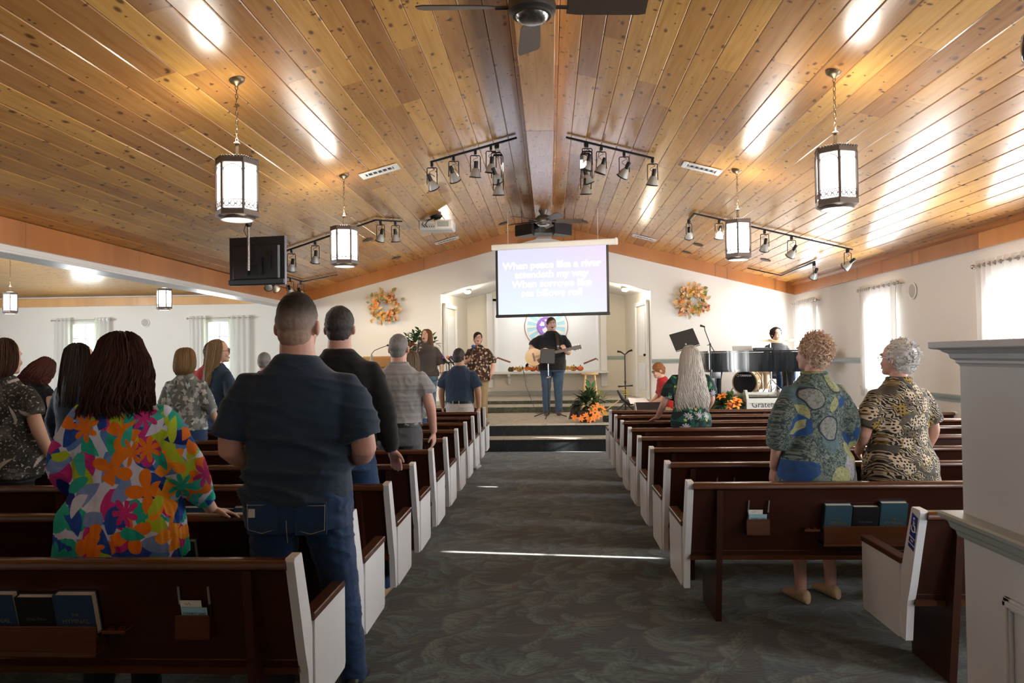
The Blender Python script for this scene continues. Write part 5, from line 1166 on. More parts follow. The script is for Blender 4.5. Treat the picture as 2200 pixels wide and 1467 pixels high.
def mosaic():
    g = NG('blue_green_mosaic_print'); v = print2d(g)
    sp = g.noise(v, 55, 3, .7, 1.5); big = g.noise(v, 6, 2)
    c = g.mix(g.step(sp, .42, .60), (.030, .055, .065), g.mix(big, (.16, .22, .17), (.24, .27, .25)))
    def lay(c, kind, sc, seed, size, pal, prob, n, mixin):
        m, col = motif(g, v, sc, seed, kind, size, pal, prob, n, .05); k = g.mix(g.m_('MULTIPLY', g.step(sp, .50, .58), mixin), col, (.05, .07, .08)); return g.mix(m, c, k)
    c = lay(c, 'leaf', 6.5, 1, (.62, .42), [(.34, .35, .17), (.020, .075, .24), (.34, .31, .33), (.10, .17, .20), (.14, .19, .17)], .6, 5, .5)
    c = lay(c, 'flower', 6.0, 5, (.46, .06), [(.030, .040, .060)], .5, 2, .2); c = lay(c, 'flower', 6.0, 5, (.40, .06), [(.26, .27, .25), (.05, .11, .16), (.30, .33, .17)], .5, 2, .6)
    c = lay(c, 'leaf', 9.0, 8, (.6, .26), [(.33, .34, .16), (.018, .07, .22)], .3, 5, .5)
    clothbump(g, .3); return g.done(c, .8, spec=.25)
M_mosaic = mosaic()
def leopard():
    g = NG('animal_print'); v = print2d(g)
    wv = g.n('TexWave', dict(wave_type='BANDS', bands_direction='DIAGONAL'), Vector=v, Scale=26.0, Distortion=14.0, Detail=2.0, Detail_Scale=.9)
    c = g.mix(g.step(wv.outputs['Fac'], .5, .6), (.020, .018, .016), (.50, .44, .34))
    c = g.mix(g.step(g.noise(v, 11, 2), .52, .58), c, (.10, .095, .085))
    m, col = motif(g, v, 9.5, 3, 'flower', (.44, .35), [(.66, .55, .42), (.36, .24, .07), (.60, .52, .40), (.12, .10, .08)], .62, 5, .04); dots = g.vor(v, 46, dim='2D', rnd=.5)
    sp = g.mix(g.m_('SUBTRACT', 1, g.step(dots['Distance'], .26, .34)), col, (.02, .017, .015)); c = g.mix(m, c, sp)
    c = g.mix(g.step(g.noise(v, 34, 2), .60, .66), c, (.26, .17, .05)); clothbump(g, .3); return g.done(c, .8, spec=.25)
M_leop = leopard()
M_brownflor = printmat('brown_floral_print', (.035, .016, .012), [('flower', 17, 1, (.40, .4), [(.52, .42, .32), (.40, .30, .22), (.20, .09, .06)], .75, 5), ('leaf', 20, 4, (.5, .2), [(.10, .06, .04), (.34, .26, .18)], .5, 5)], .3)
def polo():
    g = NG('grey_striped_polo'); x, y, z = g.xyz(g.ob()); s = g.noise(g.comb(0, 0, z), 30, 4, .7); c = g.ramp(s, [(.35, (.20, .20, .22)), (.5, (.27, .27, .28)), (.65, (.36, .36, .37))]); clothbump(g, .4); return g.done(c, .75, spec=.25, sheen=.2)
M_polo = polo()
M_navyT = cloth('navy_heather', (.024, .046, .082), .25, fine=.25, bump=.35); M_blackK = cloth('black_knit', (.010, .010, .011), .3, bump=.2); M_bluepolo = cloth('slate_blue_polo', (.028, .048, .088), .2); M_denim = cloth('dark_denim', (.020, .056, .145), .35, fine=.3, bump=.35); M_denimL = cloth('washed_denim', (.10, .16, .23), .35, fine=.3); M_denimJ = cloth('denim_jacket', (.022, .045, .085), .3, fine=.3); M_greyP = cloth('charcoal_trousers', (.085, .088, .098), .15); M_whiteP = cloth('stone_trousers', (.52, .50, .48), .08); M_khaki = cloth('khaki_trousers', (.30, .22, .12), .15); M_blackC = cloth('black_cloth', (.012, .012, .014), .3); M_redC = cloth('red_cloth', (.42, .02, .02), .2); M_sweater = cloth('brown_grey_sweater', (.060, .050, .042), .25); M_ivory = cloth('ivory_trousers', (.50, .46, .40), .08); M_denimM = cloth('mid_denim', (.045, .080, .135), .35, fine=.3); M_darkshirt = cloth('black_polo', (.014, .013, .014), .3)
def skinmat(name, c):
    g = NG(name); o = g.ob(); n = g.noise(o, 14, 3); c2 = g.mix(n, (c[0]*.86, c[1]*.78, c[2]*.74), c); m = g.done(c2, .5, spec=.4); g.b.inputs['Subsurface Weight'].default_value = .08; g.b.inputs['Subsurface Radius'].default_value = (.02, .008, .004); return m
SK1 = skinmat('skin_fair', (.60, .37, .27)); SK2 = skinmat('skin_tan', (.50, .29, .19)); SK3 = skinmat('skin_rosy', (.62, .36, .29))
def hairmat(name, c1, c2, rough=.58):
    if name in _mc: return _mc[name]
    g = NG(name); o = g.ob(); n = g.noise(g.vm('MULTIPLY', o, (46, 46, 5)), 1.6, 4, .65, .8); n2 = g.noise(o, 7, 2)
    c = g.mix(n, c1, c2); c = g.mix(g.m_('MULTIPLY', n2, .5), c, c1); g.bump(n, .5, .006); _mc[name] = g.done(c, rough, spec=.22); return _mc[name]
H_aub = hairmat('auburn_dark', (.012, .005, .004), (.075, .022, .014)); H_brn = hairmat('brown', (.03, .014, .008), (.13, .065, .035)); H_dk = hairmat('dark_brown', (.007, .005, .004), (.04, .022, .016)); H_bld = hairmat('blonde', (.15, .09, .04), (.46, .33, .19)); H_bld2 = hairmat('honey_blonde', (.13, .075, .03), (.36, .23, .11)); H_sil = hairmat('silver', (.34, .32, .29), (.76, .73, .69)); H_wht = hairmat('white_hair', (.55, .55, .55), (.86, .86, .86)); H_str = hairmat('strawberry', (.50, .34, .24), (.80, .63, .49)); H_gry = hairmat('grey_hair', (.10, .10, .10), (.36, .35, .34)); H_sp = hairmat('salt_pepper', (.018, .017, .017), (.11, .10, .10)); H_red = hairmat('ginger_brown', (.14, .05, .015), (.34, .15, .05)); H_red2 = hairmat('dark_red', (.03, .008, .005), (.14, .035, .02))
M_eye = mat('eye_dark', (.02, .015, .012), .2); M_eyew = mat('eye_white', (.7, .68, .65), .3); M_lip = mat('lips', (.40, .13, .11), .4); M_mouth = mat('open_mouth', (.06, .01, .01), .5); M_lens = mat('glasses_frame', (.03, .02, .02), .3)
M_shoeb = mat('black_shoe', (.012, .012, .013), .4); M_shoet = mat('tan_shoe', (.48, .34, .20), .55); M_shoew = mat('white_shoe', (.6, .6, .6), .5); M_shoebr = mat('brown_shoe', (.07, .035, .02), .5); M_belt = mat('black_belt', (.012, .012, .012), .4)

# ------------------------------------------------------------------ body builder (1.75 m figure facing +y, scaled by its root)
def sring(cx, cy, z, rx, ry, n=22, e=2.35):
    out = []
    for j in range(n):
        a = 2*PI*j/n; c, s = math.cos(a), math.sin(a)
        out.append(Vector((cx+rx*math.copysign(abs(c)**(2/e), c), cy+ry*math.copysign(abs(s)**(2/e), s), z)))
    return out
TORSO = {'m': [(.80, .168, .130, -.008), (.92, .174, .130, -.010), (1.02, .166, .118, .0), (1.12, .166, .115, .002), (1.22, .182, .120, .0), (1.31, .194, .120, -.006), (1.365, .182, .110, -.012), (1.41, .142, .096, -.016), (1.45, .100, .084, -.016), (1.49, .074, .070, -.010)],
         'f': [(.80, .182, .134, -.010), (.92, .182, .132, -.010), (1.02, .156, .110, .0), (1.12, .148, .108, .004), (1.22, .160, .118, .008), (1.31, .170, .114, .0), (1.36, .158, .104, -.010), (1.405, .120, .090, -.014), (1.445, .082, .074, -.014), (1.485, .062, .060, -.008)]}
def tprof(sex, z, g):
    T = TORSO[sex]
    if z <= T[0][0]: q = T[0][1:]
    elif z >= T[-1][0]: q = T[-1][1:]
    else:
        for a, b in zip(T, T[1:]):
            if a[0] <= z <= b[0]:
                t = (z-a[0])/(b[0]-a[0]); t = t*t*(3-2*t); q = tuple(a[i]+(b[i]-a[i])*t for i in (1, 2, 3)); break
    low = max(0, min(1, (1.40-z)/.25)); gg = 1+(g-1)*low; up = 1+(g-1)*.45*(1-low)
    return q[0]*gg*up, q[1]*(1+(gg-1)*1.35)*up, q[2]
HEADR = [(-.004, .022, .028, .062), (.006, .040, .048, .046), (.030, .053, .068, .026), (.060, .062, .084, .012), (.090, .068, .093, .004), (.120, .073, .098, -.003), (.150, .076, .099, -.007), (.178, .073, .094, -.010), (.202, .062, .080, -.012), (.220, .043, .056, -.012), (.230, .018, .024, -.012)]
def hand_geo(mb, wrist, d, n, side, curl=.35, spread=.10, s=1.0):
    """d finger direction, n palm normal (out of the palm); side=+1 if thumb lies toward d x n"""
    d = Vector(d).normalized(); n = Vector(n); n = (n-d*n.dot(d)).normalized(); t = d.cross(n)*side; w0 = Vector(wrist)
    ring = lambda c, a, b: [c+t*(a*math.cos(2*PI*j/10))+n*(b*math.sin(2*PI*j/10)) for j in range(10)]
    mb.ringloft([ring(w0-d*.01, .026*s, .020*s), ring(w0+d*.02*s, .032*s, .018*s), ring(w0+d*.055*s, .041*s, .016*s), ring(w0+d*.090*s, .040*s, .013*s)])
    for i, L in enumerate((.072, .080, .074, .058)):
        off = (.030-.020*i); p = w0+d*.084*s+t*off*s; dd = (d+t*(spread*(1.5-i)*.6)).normalized(); pts = [p]; rs = [.0098*s]
        for k, seg in enumerate((.45, .32, .23)):
            dd = (dd*math.cos(curl)+n*math.sin(curl)).normalized(); nn = n-dd*n.dot(dd); n2 = nn.normalized() if nn.length > 1e-3 else n
            p = p+dd*L*seg*s; pts.append(p); rs.append((.0092, .0085, .0070)[k]*s)
        mb.tube(pts, rs, 8)
    p = w0+d*.025*s+t*.028*s; q = p+(d*.6+t*.75+n*.35).normalized()*.045*s; q2 = q+(d*.9+t*.25+n*.35).normalized()*.034*s
    mb.tube([p-t*.01, p, q, q2], [.015*s, .0145*s, .0115*s, .0085*s], 8)
def limb(mb, pts, rs, n=14):
    # smooth three-joint limb
    pts = [Vector(p) for p in pts]; out = []; ro = []
    for i in range(len(pts)-1):
        for k in range(5):
            t = k/5; out.append(pts[i].lerp(pts[i+1], t)); ro.append(rs[i]+(rs[i+1]-rs[i])*t)
    out.append(pts[-1]); ro.append(rs[-1])
    for _ in range(2):
        out = [out[0]]+[(out[i-1]+out[i]*2+out[i+1])/4 for i in range(1, len(out)-1)]+[out[-1]]
    return mb.tube(out, ro, n), out, ro
def fold_fn(seed, amp, f=(5, 5, 11), zlo=0, zhi=9, gather=None):
    def fn(c, n):
        w_ = 1.0
        q = Vector((c.x*f[0]+seed, c.y*f[1]-seed, c.z*f[2]+c.x*2.2))
        v = mnoise.noise(q)+.5*mnoise.noise(q*2.1)
        r = ((1-min(1, abs(v)*2.2))**2)*.9-.25
        d = amp*(r if zlo < c.z < zhi else r*.35)
        if gather and c.z < gather[0]: d += gather[1]*math.sin(math.atan2(c.y, c.x)*gather[2])*min(1, (gather[0]-c.z)/.08)
        return d
    return fn
def person(label, x, y, z, h, face, sex='m', girth=1.0, head=(0, 0, 0), arms=None, sleeve=.45, shirt=None, hem=.88, ease=1.09, flare=0, pants=None, shoes=None, skin=None, hair=None, feet=None, sit=False, tip=0, vox=.010, fold=.007, facef=False, foldf=(5, 5, 11), foldz=(0, 9), gather=None, sleeve_r=1.25, hands=(True, True), lean=0, legs_bare=False, cuff=False, mouth=0, seed=1, puff=0, head_s=1.0, pants_fold=.006, leg_spread=1.0):
    k = h/1.75; o = empty('person', (x, y, z), face, k); o.rotation_euler = (tip, 0, face); tag(o, label, 'person')
    sk = skin or SK1; g = girth
    sx = .180 if sex == 'm' else .160; sx *= (1+(g-1)*.45)
    A = {'R': dict(e=(sx+.075, -.02, 1.13), w=(sx+.07, .06, .89), d=(0, .15, -1), n=(-1, .2, 0), c=.3), 'L': dict(e=(-sx-.075, -.02, 1.13), w=(-sx-.07, .06, .89), d=(0, .15, -1), n=(1, .2, 0), c=.3)}
    for s_, v in (arms or {}).items(): A[s_].update(v)
    ra = (.054, .046, .030) if sex == 'm' else (.047, .040, .026); ra = tuple(r*(1+(g-1)*.5) for r in ra)
    # legs
    hipx = .092*(1+(g-1)*.5); 
    if sit: L_ = {s: [(s*hipx, 0, .90), (s*.14, .42, .92), (s*.15, .44, .50)] for s in (-1, 1)}
    else:
        ff = feet or {}
        L_ = {s: [(s*hipx, -.01, .88), (s*.105*leg_spread+ff.get(s, (0, 0))[0]*.5, .012+ff.get(s, (0, 0))[1]*.5, .48), (s*.11*leg_spread+ff.get(s, (0, 0))[0], -.02+ff.get(s, (0, 0))[1], .07)] for s in (-1, 1)}
    # --- skin body
    b = MB()
    rings = []
    for zz in (.86, .95, 1.05, 1.15, 1.25, 1.31, 1.365, 1.41, 1.45, 1.485): rx, ry, yc = tprof(sex, zz, g); rings.append(sring(0, yc, zz, rx*.86, ry*.82))
    b.ringloft(rings)
    nr = .064 if sex == 'm' else .050
    nr *= 1+(g-1)*.5
    HM_ = Matrix.Translation((0, .010, 1.503)) @ Euler((head[1], head[2], head[0])).to_matrix().to_4x4() @ Matrix.Diagonal((head_s, head_s, head_s, 1))
    hp = lambda p: HM_ @ Vector(p)
    b.tube([(0, -.016, 1.40), (0, -.014, 1.45), (0, -.012, 1.49), hp((0, -.022, .03)), hp((0, -.022, .075))], [nr*1.35, nr*1.16, nr*1.04, nr, nr*.95], 16)
    hr = []
    for (zz, rx, ry, yc) in HEADR: hr.append([hp(p) for p in sring(0, yc, zz, rx, ry, 22, 2.15)])
    b.ringloft(hr)
    b.ringloft([[hp(q) for q in ((-.010, .088, .122), (.010, .088, .122), (0, .098, .123))], [hp(q) for q in ((-.015, .092, .082), (.015, .092, .082), (0, .117, .086))], [hp(q) for q in ((-.014, .090, .072), (.014, .090, .072), (0, .106, .072))]])
    for s in (-1, 1):
        b.ell(hp((s*.083, -.012, .100)), (.012*head_s, .023*head_s, .034*head_s), 10, 7, Euler((-.15, 0, s*.35+head[0])).to_matrix())
        b.ell(hp((s*.034, .078, .072)), (.022, .018, .020), 10, 6)
    b.ell(hp((0, .083, .016)), (.022, .018, .018), 10, 6); b.ell(hp((0, .087, .138)), (.05, .012, .012), 10, 6)
    apath = {}
    for s, sg in (('R', 1), ('L', -1)):
        a = A[s]; p0 = (sg*sx*.72, -.012, 1.405); p1 = (sg*(sx+.006), -.012, 1.352)
        b.ell(p1, (ra[0]*.80,)*3)
        limb(b, [p1, a['e'], a['w']], (ra[0]*.86, ra[1], ra[2])); _, pth, rad = limb(MB(), [p1, a['e'], a['w']], ra); apath[s] = (pth, rad)
        if hands[0 if s == 'L' else 1]: hand_geo(b, a['w'], a['d'], a['n'], a.get('side', sg*-1), a['c'], s=1.0 if sex == 'm' else .9)
    for s in (-1, 1):
        lr = (.078, .052, .036) if not legs_bare else (.078, .05, .036)
        limb(b, L_[s], lr)
        an = Vector(L_[s][2]); b.tube([an+Vector((0, 0, .01)), an+Vector((0, .03, -.035)), an+Vector((0, .12, -.05))], [.034, .034, .026], 10)
    me = remesh(b, vox*.78, 3, .5, 'body'); obj('body', me, sk, o)
    # --- trousers
    if pants:
        q = MB(); rings = []
        for zz in (.78, .84, .90, .94, .985): rx, ry, yc = tprof(sex, zz, g); k_ = 1.04 if zz < .92 else .985; rings.append(sring(0, yc, zz, rx*k_, ry*k_))
        q.ringloft(rings)
        for s in (-1, 1):
            pts = L_[s]; r0 = .100*(1+(g-1)*.6)
            limb(q, [pts[0], pts[1], Vector(pts[2])+Vector((0, 0, -.02))], (r0, .072*(1+(g-1)*.35), .060))
        me = remesh(q, vox*1.1, 5, .5, 'trousers'); displace(me, fold_fn(seed+3, pants_fold, (6, 6, 13))); obj('trousers', me, pants, o)
    # --- shirt
    if shirt:
        q = MB(); rings = []; n = 12
        for i in range(n+5):
            zz = hem+(1.452-hem)*min(1, i/(n+4)); rx, ry, yc = tprof(sex, zz, g); f_ = 1+flare*max(0, (1.15-zz))/.35; rings.append(sring(0, yc, zz, rx*ease*f_, ry*ease*f_))
        rx, ry, yc = tprof(sex, 1.485, g); rings.append(sring(0, yc-.006, 1.494, rx*1.02, ry*1.02))
        q.ringloft(rings)
        for s, sg in (('R', 1), ('L', -1)):
            pth, rad = apath[s]; m = max(2, int(round(len(pth)*sleeve))); pp = [Vector((sg*sx*.55, -.014, 1.365))]+pth[:m]; rr_ = [ra[0]*1.05]+[r*(1.10+(sleeve_r-1.0)*min(1, (i_+.5)/max(2, .55*m))) for i_, r in enumerate(rad[:m])]
            for i in range(len(rr_)): rr_[i] += puff*math.sin(PI*min(1, i/(len(rr_)-1)))
            if cuff: rr_[-1] *= .8
            q.tube(pp, rr_, 16)
        me = remesh(q, vox*1.1, 12, .5, 'shirt'); displace(me, fold_fn(seed, fold, foldf, foldz[0], foldz[1], gather=gather)); obj('shirt', me, shirt, o)
    # --- shoes
    if shoes:
        for s in (-1, 1):
            an = Vector(L_[s][2]); q = MB(); 
            if sit and False: pass
            fz = an.z-.07
            R_ = lambda yy, zz, rx, rz: [Vector((an.x+rx*math.cos(2*PI*j/12), an.y+yy, fz+max(0.0, zz+rz*math.sin(2*PI*j/12)))) for j in range(12)]
            q.ringloft([R_(-.075, .035, .022, .03), R_(-.055, .045, .036, .045), R_(0, .045, .039, .046), R_(.06, .038, .043, .036), R_(.12, .030, .046, .028), R_(.165, .025, .034, .022), R_(.182, .02, .015, .014)])
            obj('shoe', q.mesh('shoe', 60), shoes, o)
    # --- face
    if facef:
        for s in (-1, 1):
            MB().ell(hp((s*.031, .0905, .116)), (.010, .005, .0048), 10, 6).build('eye_white', M_eyew, o); MB().ell(hp((s*.031, .0955, .116)), (.0055, .003, .0050), 8, 5).build('iris', M_eye, o)
            MB().tube([hp((s*.014, .099, .132)), hp((s*.032, .099, .137)), hp((s*.050, .088, .132))], [.003, .004, .002], 6).build('eyebrow', (hair or {}).get('mat', H_dk), o)
        if mouth: MB().ell(hp((0, .098, .043)), (.018, .008, .008+mouth*.012), 12, 6).build('open_mouth', M_mouth, o)
        MB().tube([hp((-.024, .090, .047)), hp((-.010, .102, .051+mouth*.008)), hp((0, .104, .0495+mouth*.008)), hp((.010, .102, .051+mouth*.008)), hp((.024, .090, .047)), hp((.012, .100, .039-mouth*.010)), hp((0, .102, .037-mouth*.010)), hp((-.012, .100, .039-mouth*.010))], .0042, 6, closed=True).build('lips', M_lip, o)
    if hair: make_hair(o, hp, head_s, hair, seed)
    o['hp'] = [v for r_ in HM_ for v in r_]
    return o
def P3h(o): m = list(o['hp']); M = Matrix([m[0:4], m[4:8], m[8:12], m[12:16]]); del o['hp']; return M
def glasses(o, M, m=None):
    m = m or M_lens; gl = empty('glasses', (0, 0, 0)); gl.parent = o
    for s in (-1, 1):
        MB().tube([M @ Vector((s*.033+.024*math.cos(a), .108-.006*abs(math.cos(a)), .114+.018*math.sin(a))) for a in [2*PI*k/14 for k in range(14)]], .0026, 6, closed=True).build('lens_rim', m, gl); MB().tube([M @ Vector((s*.057, .102, .118)), M @ Vector((s*.080, .05, .118)), M @ Vector((s*.084, -.01, .108))], .0024, 6).build('temple', m, gl)
    MB().tube([M @ Vector((-.009, .108, .116)), M @ Vector((.009, .108, .116))], .0024, 6).build('bridge', m, gl)
def interp_env(env, z):
    if z >= env[0][0]: return env[0][1:]
    if z <= env[-1][0]: return env[-1][1:]
    for a, b in zip(env, env[1:]):
        if b[0] <= z <= a[0]:
            t = (a[0]-z)/(a[0]-b[0]); return tuple(a[i]+(b[i]-a[i])*t for i in (1, 2, 3))
CAPTOP = [(.247, .008, .010, -.014), (.241, .040, .050, -.014), (.226, .062, .076, -.016), (.200, .080, .096, -.018), (.165, .088, .106, -.018)]
def make_hair(o, hp, hs, H, seed):
    m = H['mat']; kind = H['kind']; rnd = random.Random(seed*13+1)
    if kind == 'short':
        t = H.get('t', .008); b = MB(); S3 = lambda *a: tuple(q*hs for q in a); b.ell(hp((0, -.013+H.get('fwd', 0), .150)), S3(.0785+t, .094+t, .089+t+H.get('top', 0)), 20, 14); b.ell(hp((0, -.03, .13)), S3(.078+t, .090+t, .07), 20, 14); b.ell(hp((0, -.046, H.get('nape', .085))), S3(.066+t, .058+t, .070), 16, 10)
        me = remesh(b, .006, 2, .5, 'hair'); f = H.get('rough', 60); am = H.get('amp', .003)
        displace(me, lambda c, n: am*(mnoise.noise(c*f)+.6*mnoise.noise(c*f*2.3))); obj('hair', me, m, o)
    elif kind == 'curly':
        b = MB(); w_ = H.get('w', 1); b.ell(hp((0, -.028, .140)), (.098*w_, .112, .110), 20, 14); b.ell(hp((0, -.060, .085)), (.078*w_, .058, .075), 16, 10)
        me = remesh(b, .006, 1, .5, 'hair'); am = H.get('amp', .012)
        displace(me, lambda c, n: am*(.6*mnoise.noise(c*30)+.8*mnoise.noise(c*70)+.5*mnoise.noise(c*130))); obj('hair', me, m, o)
        mb = MB()
        for _ in range(H.get('n', 800)):
            d = rdir(rnd, -.95, 1)
            if (d.y > .45 and d.z < .75) or (d.z < -.3 and d.y > -.1): continue
            p = Vector((d.x*.098*w_, -.030+d.y*.112, .138+d.z*(.110 if d.z > -.2 else .128))); q = p+d*rnd.uniform(.002, .012)+rdir(rnd)*.016; mb.tube([hp(p), hp(p+d*.004+rdir(rnd)*.006), hp(q), hp(q+rdir(rnd)*.012-d*.003)], [.0042, .0038, .0028, .001], 5)
        mb.build('hair_tufts', m, o, 60)
    else:
        env = CAPTOP+H['env']; PH = H.get('phi', 2.15); zb = env[-1][0]
        rings = []
        for z in [env[0][0]-(env[0][0]-zb-.03)*i/16 for i in range(17)]:
            rx, ry, yc = interp_env(env, z); row = []
            for j in range(19):
                a = -PH+2*PH*j/18; row.append(hp((rx*.93*math.sin(a), yc-ry*.93*math.cos(a), z)))
            rings.append(row)
        me = remesh(MB().ringloft(rings).ell(hp((0, -.012, .152)), (.083, .098, .092), 20, 12), .007, 2, .5, 'hair_volume'); displace(me, lambda c, n: .005*mnoise.noise(Vector((c.x*40, c.y*40, c.z*9)))); obj('hair_volume', me, m, o)
        mb = MB(); cu = H.get('curl', .012); lr = H.get('r', .011)*.62; bang = H.get('ragged', .06)
        for i in range(int(H.get('n', 150)*1.8)):
            ph = rnd.uniform(-PH, PH); z0 = rnd.uniform(.13, .246); z1 = zb+rnd.uniform(-.01, bang)+H.get('front', .0)*max(0, abs(ph)-1.4); dep = rnd.uniform(.93, 1.05); f = rnd.uniform(*H.get('wf', (14, 24))); s0 = rnd.uniform(0, 6)
            pts = []; N = 12
            for kk in range(N+1):
                t = kk/N; z = z0+(z1-z0)*t; rx, ry, yc = interp_env(env, z); a = ph+cu*3*math.sin(z*f+s0)*t+rnd.uniform(-.01, .01); dd = dep+cu*2.2*math.sin(z*f*1.2+s0+1)*t
                pts.append(hp((rx*dd*math.sin(a), yc-ry*dd*math.cos(a), z)))
            mb.tube(pts, [(lr*.5, lr*.3)]+[(lr, lr*.55)]*(N-4)+[(lr*.9, lr*.5), (lr*.7, lr*.4), (lr*.45, lr*.3), (.001, .001)], 6)
        mb.build('hair_locks', m, o, 70)

# ------------------------------------------------------------------ people in the pews, lectern side
ENV_SHORT = [(.10, .098, .112, -.022), (.04, .100, .108, -.030), (.0, .092, .092, -.040), (-.03, .070, .07, -.045)]          # chin-length bob
ENV_MED = [(.12, .112, .124, -.022), (.06, .126, .134, -.032), (.0, .132, .136, -.042), (-.06, .142, .126, -.055), (-.11, .158, .11, -.07), (-.14, .172, .095, -.075)]
ENV_LONG = [(.12, .095, .110, -.022), (.03, .100, .112, -.034), (-.06, .110, .095, -.06), (-.16, .125, .075, -.085), (-.26, .120, .06, -.10)]
g = NG('fade_haircut'); x_, y_, z_ = g.xyz(g.ob()); t = g.step(g.m_('ADD', z_, g.m_('MULTIPLY', g.noise(g.ob(), 40, 2), .02)), 1.555, 1.735); c = g.ramp(t, [(0, (.46, .30, .23)), (.35, (.34, .26, .22)), (.7, (.17, .14, .125)), (.90, (.06, .048, .04)), (.97, (.025, .02, .017))]); g.bump(g.noise(g.ob(), 220, 2), .4, .003); M_fade = g.done(g.mix(g.m_('MULTIPLY', g.noise(g.vm('MULTIPLY', g.ob(), (120, 120, 40)), 1, 2), .45), c, (.04, .03, .026)), .7, spec=.25)
p = person('broad man in a navy T-shirt and jeans with a faded haircut, seen from behind', -1.02, 3.33, 0, 1.815, R(2), 'm', 1.26, head=(R(-4), R(4), 0), arms={'R': dict(e=(.300, -.06, 1.085), w=(.16, .20, 1.02), d=(-.7, .7, .05), n=(0, 0, -1)), 'L': dict(e=(-.295, -.06, 1.085), w=(-.16, .20, 1.02), d=(.7, .7, .05), n=(0, 0, -1))}, sleeve=.42, shirt=M_navyT, hem=.885, ease=1.06, pants=M_denim, shoes=M_shoeb, skin=SK3, hair=dict(kind='short', mat=M_fade, t=.003, top=.008, amp=.0015, nape=.080), head_s=1.04, vox=.008, fold=.032, foldf=(2.4, 3, 11), foldz=(.85, 1.16), seed=2, feet={1: (.07, .22), -1: (-.02, .0)}, sleeve_r=1.45, pants_fold=.008)
M_stitch = mat('tan_stitching', (.42, .36, .26), .7)
for sx_, zc_ in ((-.095, .845), (.100, .840)):
    MB().box((sx_, -.192, zc_), (.125, .006, .13), rot=(.03, 0, sx_*.9), b=.002).build('back_pocket', M_denim, p)
    MB().tube([(sx_+dx, -.1965-.0*dx, zc_+dz) for dx, dz in ((-.058, .058), (-.055, -.045), (0, -.060), (.055, -.045), (.058, .058))], .0014, 4).build('pocket_stitching', M_stitch, p); MB().tube([(sx_-.058, -.1965, zc_+.052), (sx_+.058, -.1965, zc_+.052)], .0014, 4).build('pocket_stitching', M_stitch, p)
MB().box((-.135, -.197, .865), (.026, .003, .034)).build('pocket_label', M_shoew, p); MB().tube([(0, -.190, .90), (.002, -.192, .80), (0, -.17, .74)], .0016, 4).build('seat_seam', M_stitch, p)
p = person('woman in a bright tropical print blouse with voluminous dark auburn hair', -1.785, 3.28, 0, 1.665, R(1), 'f', 1.22, head=(R(-2), R(3), 0), arms={'R': dict(e=(.285, .02, 1.10), w=(.325, .20, .885), d=(.72, .62, -.25), n=(0, -.1, -1), c=.22, side=-1), 'L': dict(e=(-.255, -.03, 1.12), w=(-.235, .15, .93))}, sleeve=.93, shirt=M_trop, hem=.715, ease=1.13, flare=.12, pants=M_blackC, shoes=M_shoeb, skin=SK1, hair=dict(kind='long', mat=H_aub, env=ENV_MED, n=380, curl=.045, r=.013, phi=2.25, ragged=.10, wf=(24, 44)), vox=.008, fold=.008, foldf=(9, 9, 5), gather=(1.02, .004, 44), seed=5, sleeve_r=1.35, puff=.026)
p = person('man in a black long-sleeved sweater and jeans standing before the navy T-shirt', -1.255, 4.85, 0, 1.87, R(0), 'm', 1.14, head=(R(3), R(2), 0), arms={'R': dict(e=(.265, -.02, 1.12), w=(.285, .10, .875), d=(.15, .55, -.8), n=(-.2, -.6, -.5), c=.25)}, sleeve=.98, shirt=M_blackK, hem=.90, ease=1.08, pants=M_denim, shoes=M_shoet, skin=SK3, hair=dict(kind='short', mat=H_sp, t=.007, amp=.003, nape=.088), fold=.006, seed=7, feet={1: (.12, .06)}, sleeve_r=1.45)
person('woman with a brown bob in a black and white lattice print top', -3.55, 4.95, 0, 1.70, R(-6), 'f', 1.24, head=(R(-10), R(0), 0), arms={'R': dict(e=(.285, -.03, 1.12), w=(.285, .10, .90))}, sleeve=.34, shirt=M_lattice, hem=.80, ease=1.12, flare=.06, pants=M_blackC, shoes=M_shoeb, skin=SK1, hair=dict(kind='long', mat=H_brn, env=ENV_SHORT, n=170, curl=.006, r=.011, phi=2.0, ragged=.02), fold=.006, seed=11, sleeve_r=1.5, puff=.01)
person('woman with long straight dark hair in a dark denim jacket', -3.50, 5.7, 0, 1.68, R(-10), 'f', 1.1, head=(R(-22), R(0), 0), sleeve=.97, shirt=M_denimJ, hem=.86, ease=1.13, pants=M_blackC, shoes=M_shoeb, skin=SK1, hair=dict(kind='long', mat=H_dk, env=ENV_LONG, n=200, curl=.010, r=.010, phi=2.0), fold=.006, seed=12, sleeve_r=1.5)
person('woman in a dark sleeveless top bowing her head, dark red wavy hair', -4.92, 7.3, 0, 1.60, R(-20), 'f', 1.0, head=(R(10), R(-38), 0), sleeve=.08, shirt=M_blackC, hem=.86, pants=M_blackC, shoes=M_shoeb, skin=SK1, hair=dict(kind='long', mat=H_red2, env=ENV_MED, n=160, curl=.04, r=.012, phi=2.1, wf=(26, 40)), seed=14)
p = person('woman with a short honey blonde bob in a grey and white floral blouse', -3.47, 7.35, 0, 1.66, R(-4), 'f', 1.12, head=(R(-12), R(0), 0), arms={'R': dict(e=(.265, -.01, 1.12), w=(.30, .13, .91), d=(.3, .7, -.5))}, sleeve=.66, shirt=M_greyflor, hem=.90, ease=1.10, pants=M_denim, shoes=M_shoeb, skin=SK1, hair=dict(kind='long', mat=H_bld2, env=ENV_SHORT, n=190, curl=.008, r=.011, phi=2.05, ragged=.02), seed=15, sleeve_r=1.45)
